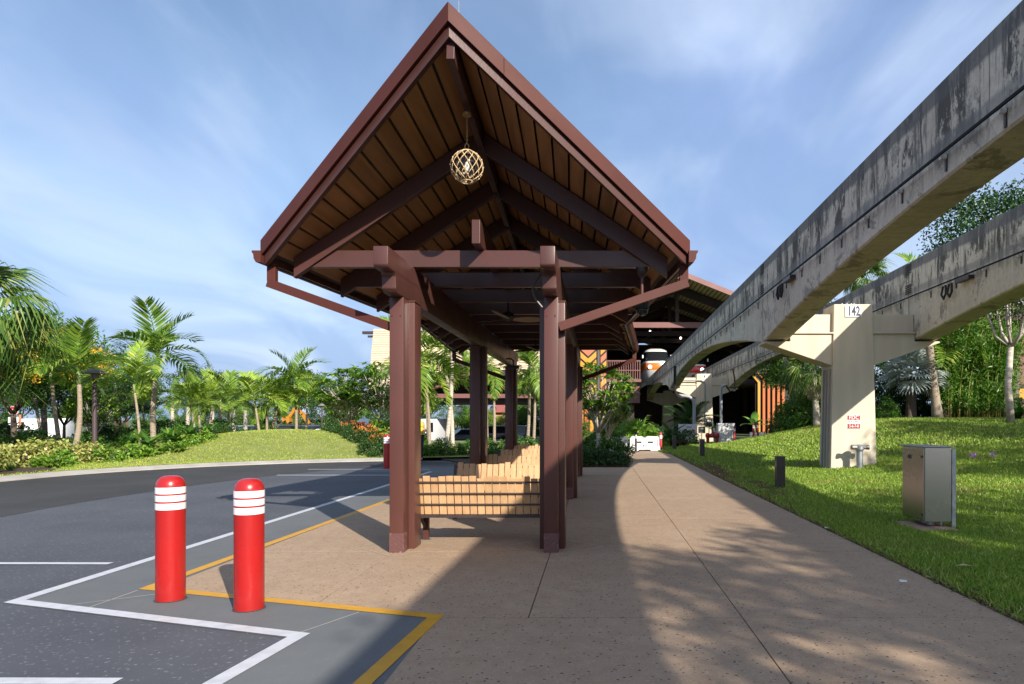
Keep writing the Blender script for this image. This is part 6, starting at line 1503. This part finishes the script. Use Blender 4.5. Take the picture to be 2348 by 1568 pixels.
def scatter_lawn(n, x0, x1, y0, y1, h, w, seed):
    r = np.random.default_rng(seed); X = r.uniform(x0, x1, n); Y = r.uniform(y0, y1, n)
    k = view(X, Y, 0, 3000 if y0 < 10 else 700) & (X > np.array([lawn_edge(y) for y in Y])+.015)
    # thin the turf along the paved edge and leave bare spots
    edge = np.clip((X-3.3)/.35, 0, 1); k &= r.random(n) < .25+.75*edge
    nz = np.sin(X*1.7+1.3*np.sin(Y*.9))*np.sin(Y*1.1+X*.6); k &= ~((nz > .72) & (r.random(n) < .55) & (X < 5.2))
    k &= ~((X > 4.5) & (X < 5.1) & (Y > 9.48) & (Y < 10.37))
    bare = np.exp(-((X-3.75)/.42)**2-((Y-19.5)/6.5)**2)*(.55+.45*np.sin(X*5+Y*1.9)*np.sin(Y*2.7-X*3)); k &= r.random(n) > bare*2.0
    X, Y = X[k], Y[k]; return X, Y, lawn_hv(X, Y), h, w, seed
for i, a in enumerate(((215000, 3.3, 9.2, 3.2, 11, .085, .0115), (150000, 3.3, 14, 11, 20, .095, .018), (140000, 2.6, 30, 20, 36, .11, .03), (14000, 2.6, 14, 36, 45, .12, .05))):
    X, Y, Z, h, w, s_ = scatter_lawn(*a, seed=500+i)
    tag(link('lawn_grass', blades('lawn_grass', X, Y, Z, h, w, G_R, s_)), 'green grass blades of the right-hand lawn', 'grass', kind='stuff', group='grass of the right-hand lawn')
r = np.random.default_rng(600); n = 150000; X = r.uniform(-24, -5, n); Y = r.uniform(17, 38, n)
kk = np.array([x < kx(y)-.02 and kdist(x, y) > .03 for x, y in zip(X, Y)]); X, Y = X[kk], Y[kk]
k = view(X, Y, 0) & ~((X < -15.7) & (Y < 20.5)) & ~((X > -8.4-(Y-26)*.8) & (Y > 26.2)); X, Y = X[k], Y[k]
Z = np.array([vh(a, b) for a, b in zip(X, Y)])
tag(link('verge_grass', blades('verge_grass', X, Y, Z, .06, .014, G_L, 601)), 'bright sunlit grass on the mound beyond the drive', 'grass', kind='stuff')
# leaf litter along the path edge and a few scraps on the slabs
n = 11000; X = 3.29+np.abs(r.normal(0, .22, n)); Y = 4.4+26*r.random(n)**1.3; Z = np.full(n, .012)+r.uniform(0, .02, n)
n2 = 22000; X2 = 3.32+np.abs(r.normal(.3, .34, n2)); Y2 = r.normal(19.5, 4.0, n2); X = np.concatenate([X, X2]); Y = np.concatenate([Y, Y2]); Z = np.concatenate([Z, lawn_hv(X2, Y2)+r.uniform(.005, .03, n2)]); n += n2
V, Fc = leaves_np(np.stack([X, Y, Z], 1), r.normal(size=(n, 3))*np.array([1, 1, .25]), r.normal(size=(n, 3))*.3+np.array([0, 0, 1]), r.uniform(.02, .06, n), r.uniform(.006, .02, n))
tag(link('leaf_litter', mesh_arr('leaf_litter', V, Fc, leaf('litter', (.16, .09, .045), (.3, .2, .1), .1, .8, c3=(.45, .33, .18)))), 'dry leaf litter along the path edge', 'leaf litter', kind='stuff')
for i, (px, py, lab) in enumerate(((2065, 1337, 'small white paper scrap at the path edge, nearer one'), (1892, 1213, 'small white paper scrap at the path edge, farther one'))):
    q = G(px, py); MBs = MB().hexa([(-.03, -.02, .01), (.03, -.022, .012), (.028, .02, .01), (-.03, .02, .014), (-.028, -.018, .022), (.028, -.02, .03), (.02, .018, .024), (-.026, .018, .03)]).build('paper_scrap', white_band, None); MBs.location = (q.x+.02, q.y, .004); tag(MBs, lab, 'litter')
q = G(2208, 1312); o = MB().add([(-.09, 0, .05), (0, -.025, .06), (.1, .01, .045), (0, .025, .052), (0, 0, .07)], [(0, 1, 4), (1, 2, 4), (2, 3, 4), (3, 0, 4)]).build('dry_leaf', mat('dry_leaf', (.5, .36, .2), .8), None); o.location = (q.x, q.y, .02); tag(o, 'curled dry brown leaf lying on the lawn', 'leaf')

# ================================================================== tell look-alikes apart by their order across the picture
ORD = ['first', 'second', 'third', 'fourth', 'fifth', 'sixth', 'seventh', 'eighth', 'ninth', 'tenth', 'eleventh', 'twelfth', 'thirteenth', 'fourteenth', 'fifteenth', 'sixteenth', 'seventeenth', 'eighteenth', 'nineteenth', 'twentieth', 'twenty-first', 'twenty-second', 'twenty-third', 'twenty-fourth', 'twenty-fifth', 'twenty-sixth', 'twenty-seventh', 'twenty-eighth', 'twenty-ninth', 'thirtieth']+['thirty-'+w for w in ('first', 'second', 'third', 'fourth', 'fifth', 'sixth', 'seventh', 'eighth', 'ninth')]+['fortieth']+['forty-'+w for w in ('first', 'second', 'third', 'fourth', 'fifth')]
by = {}
for o in SC.objects:
    if o.parent is None and o.get('label') and o.get('kind') != 'stuff': by.setdefault(o['label'], []).append(o)
for lab, L_ in by.items():
    if len(L_) > 1:
        L_.sort(key=lambda o: o.location.x/max(.1, o.location.y))
        for i, o in enumerate(L_): o['label'] = '%s, %s from the left' % (lab, ORD[i] if i < len(ORD) else 'number %d' % (i+1))
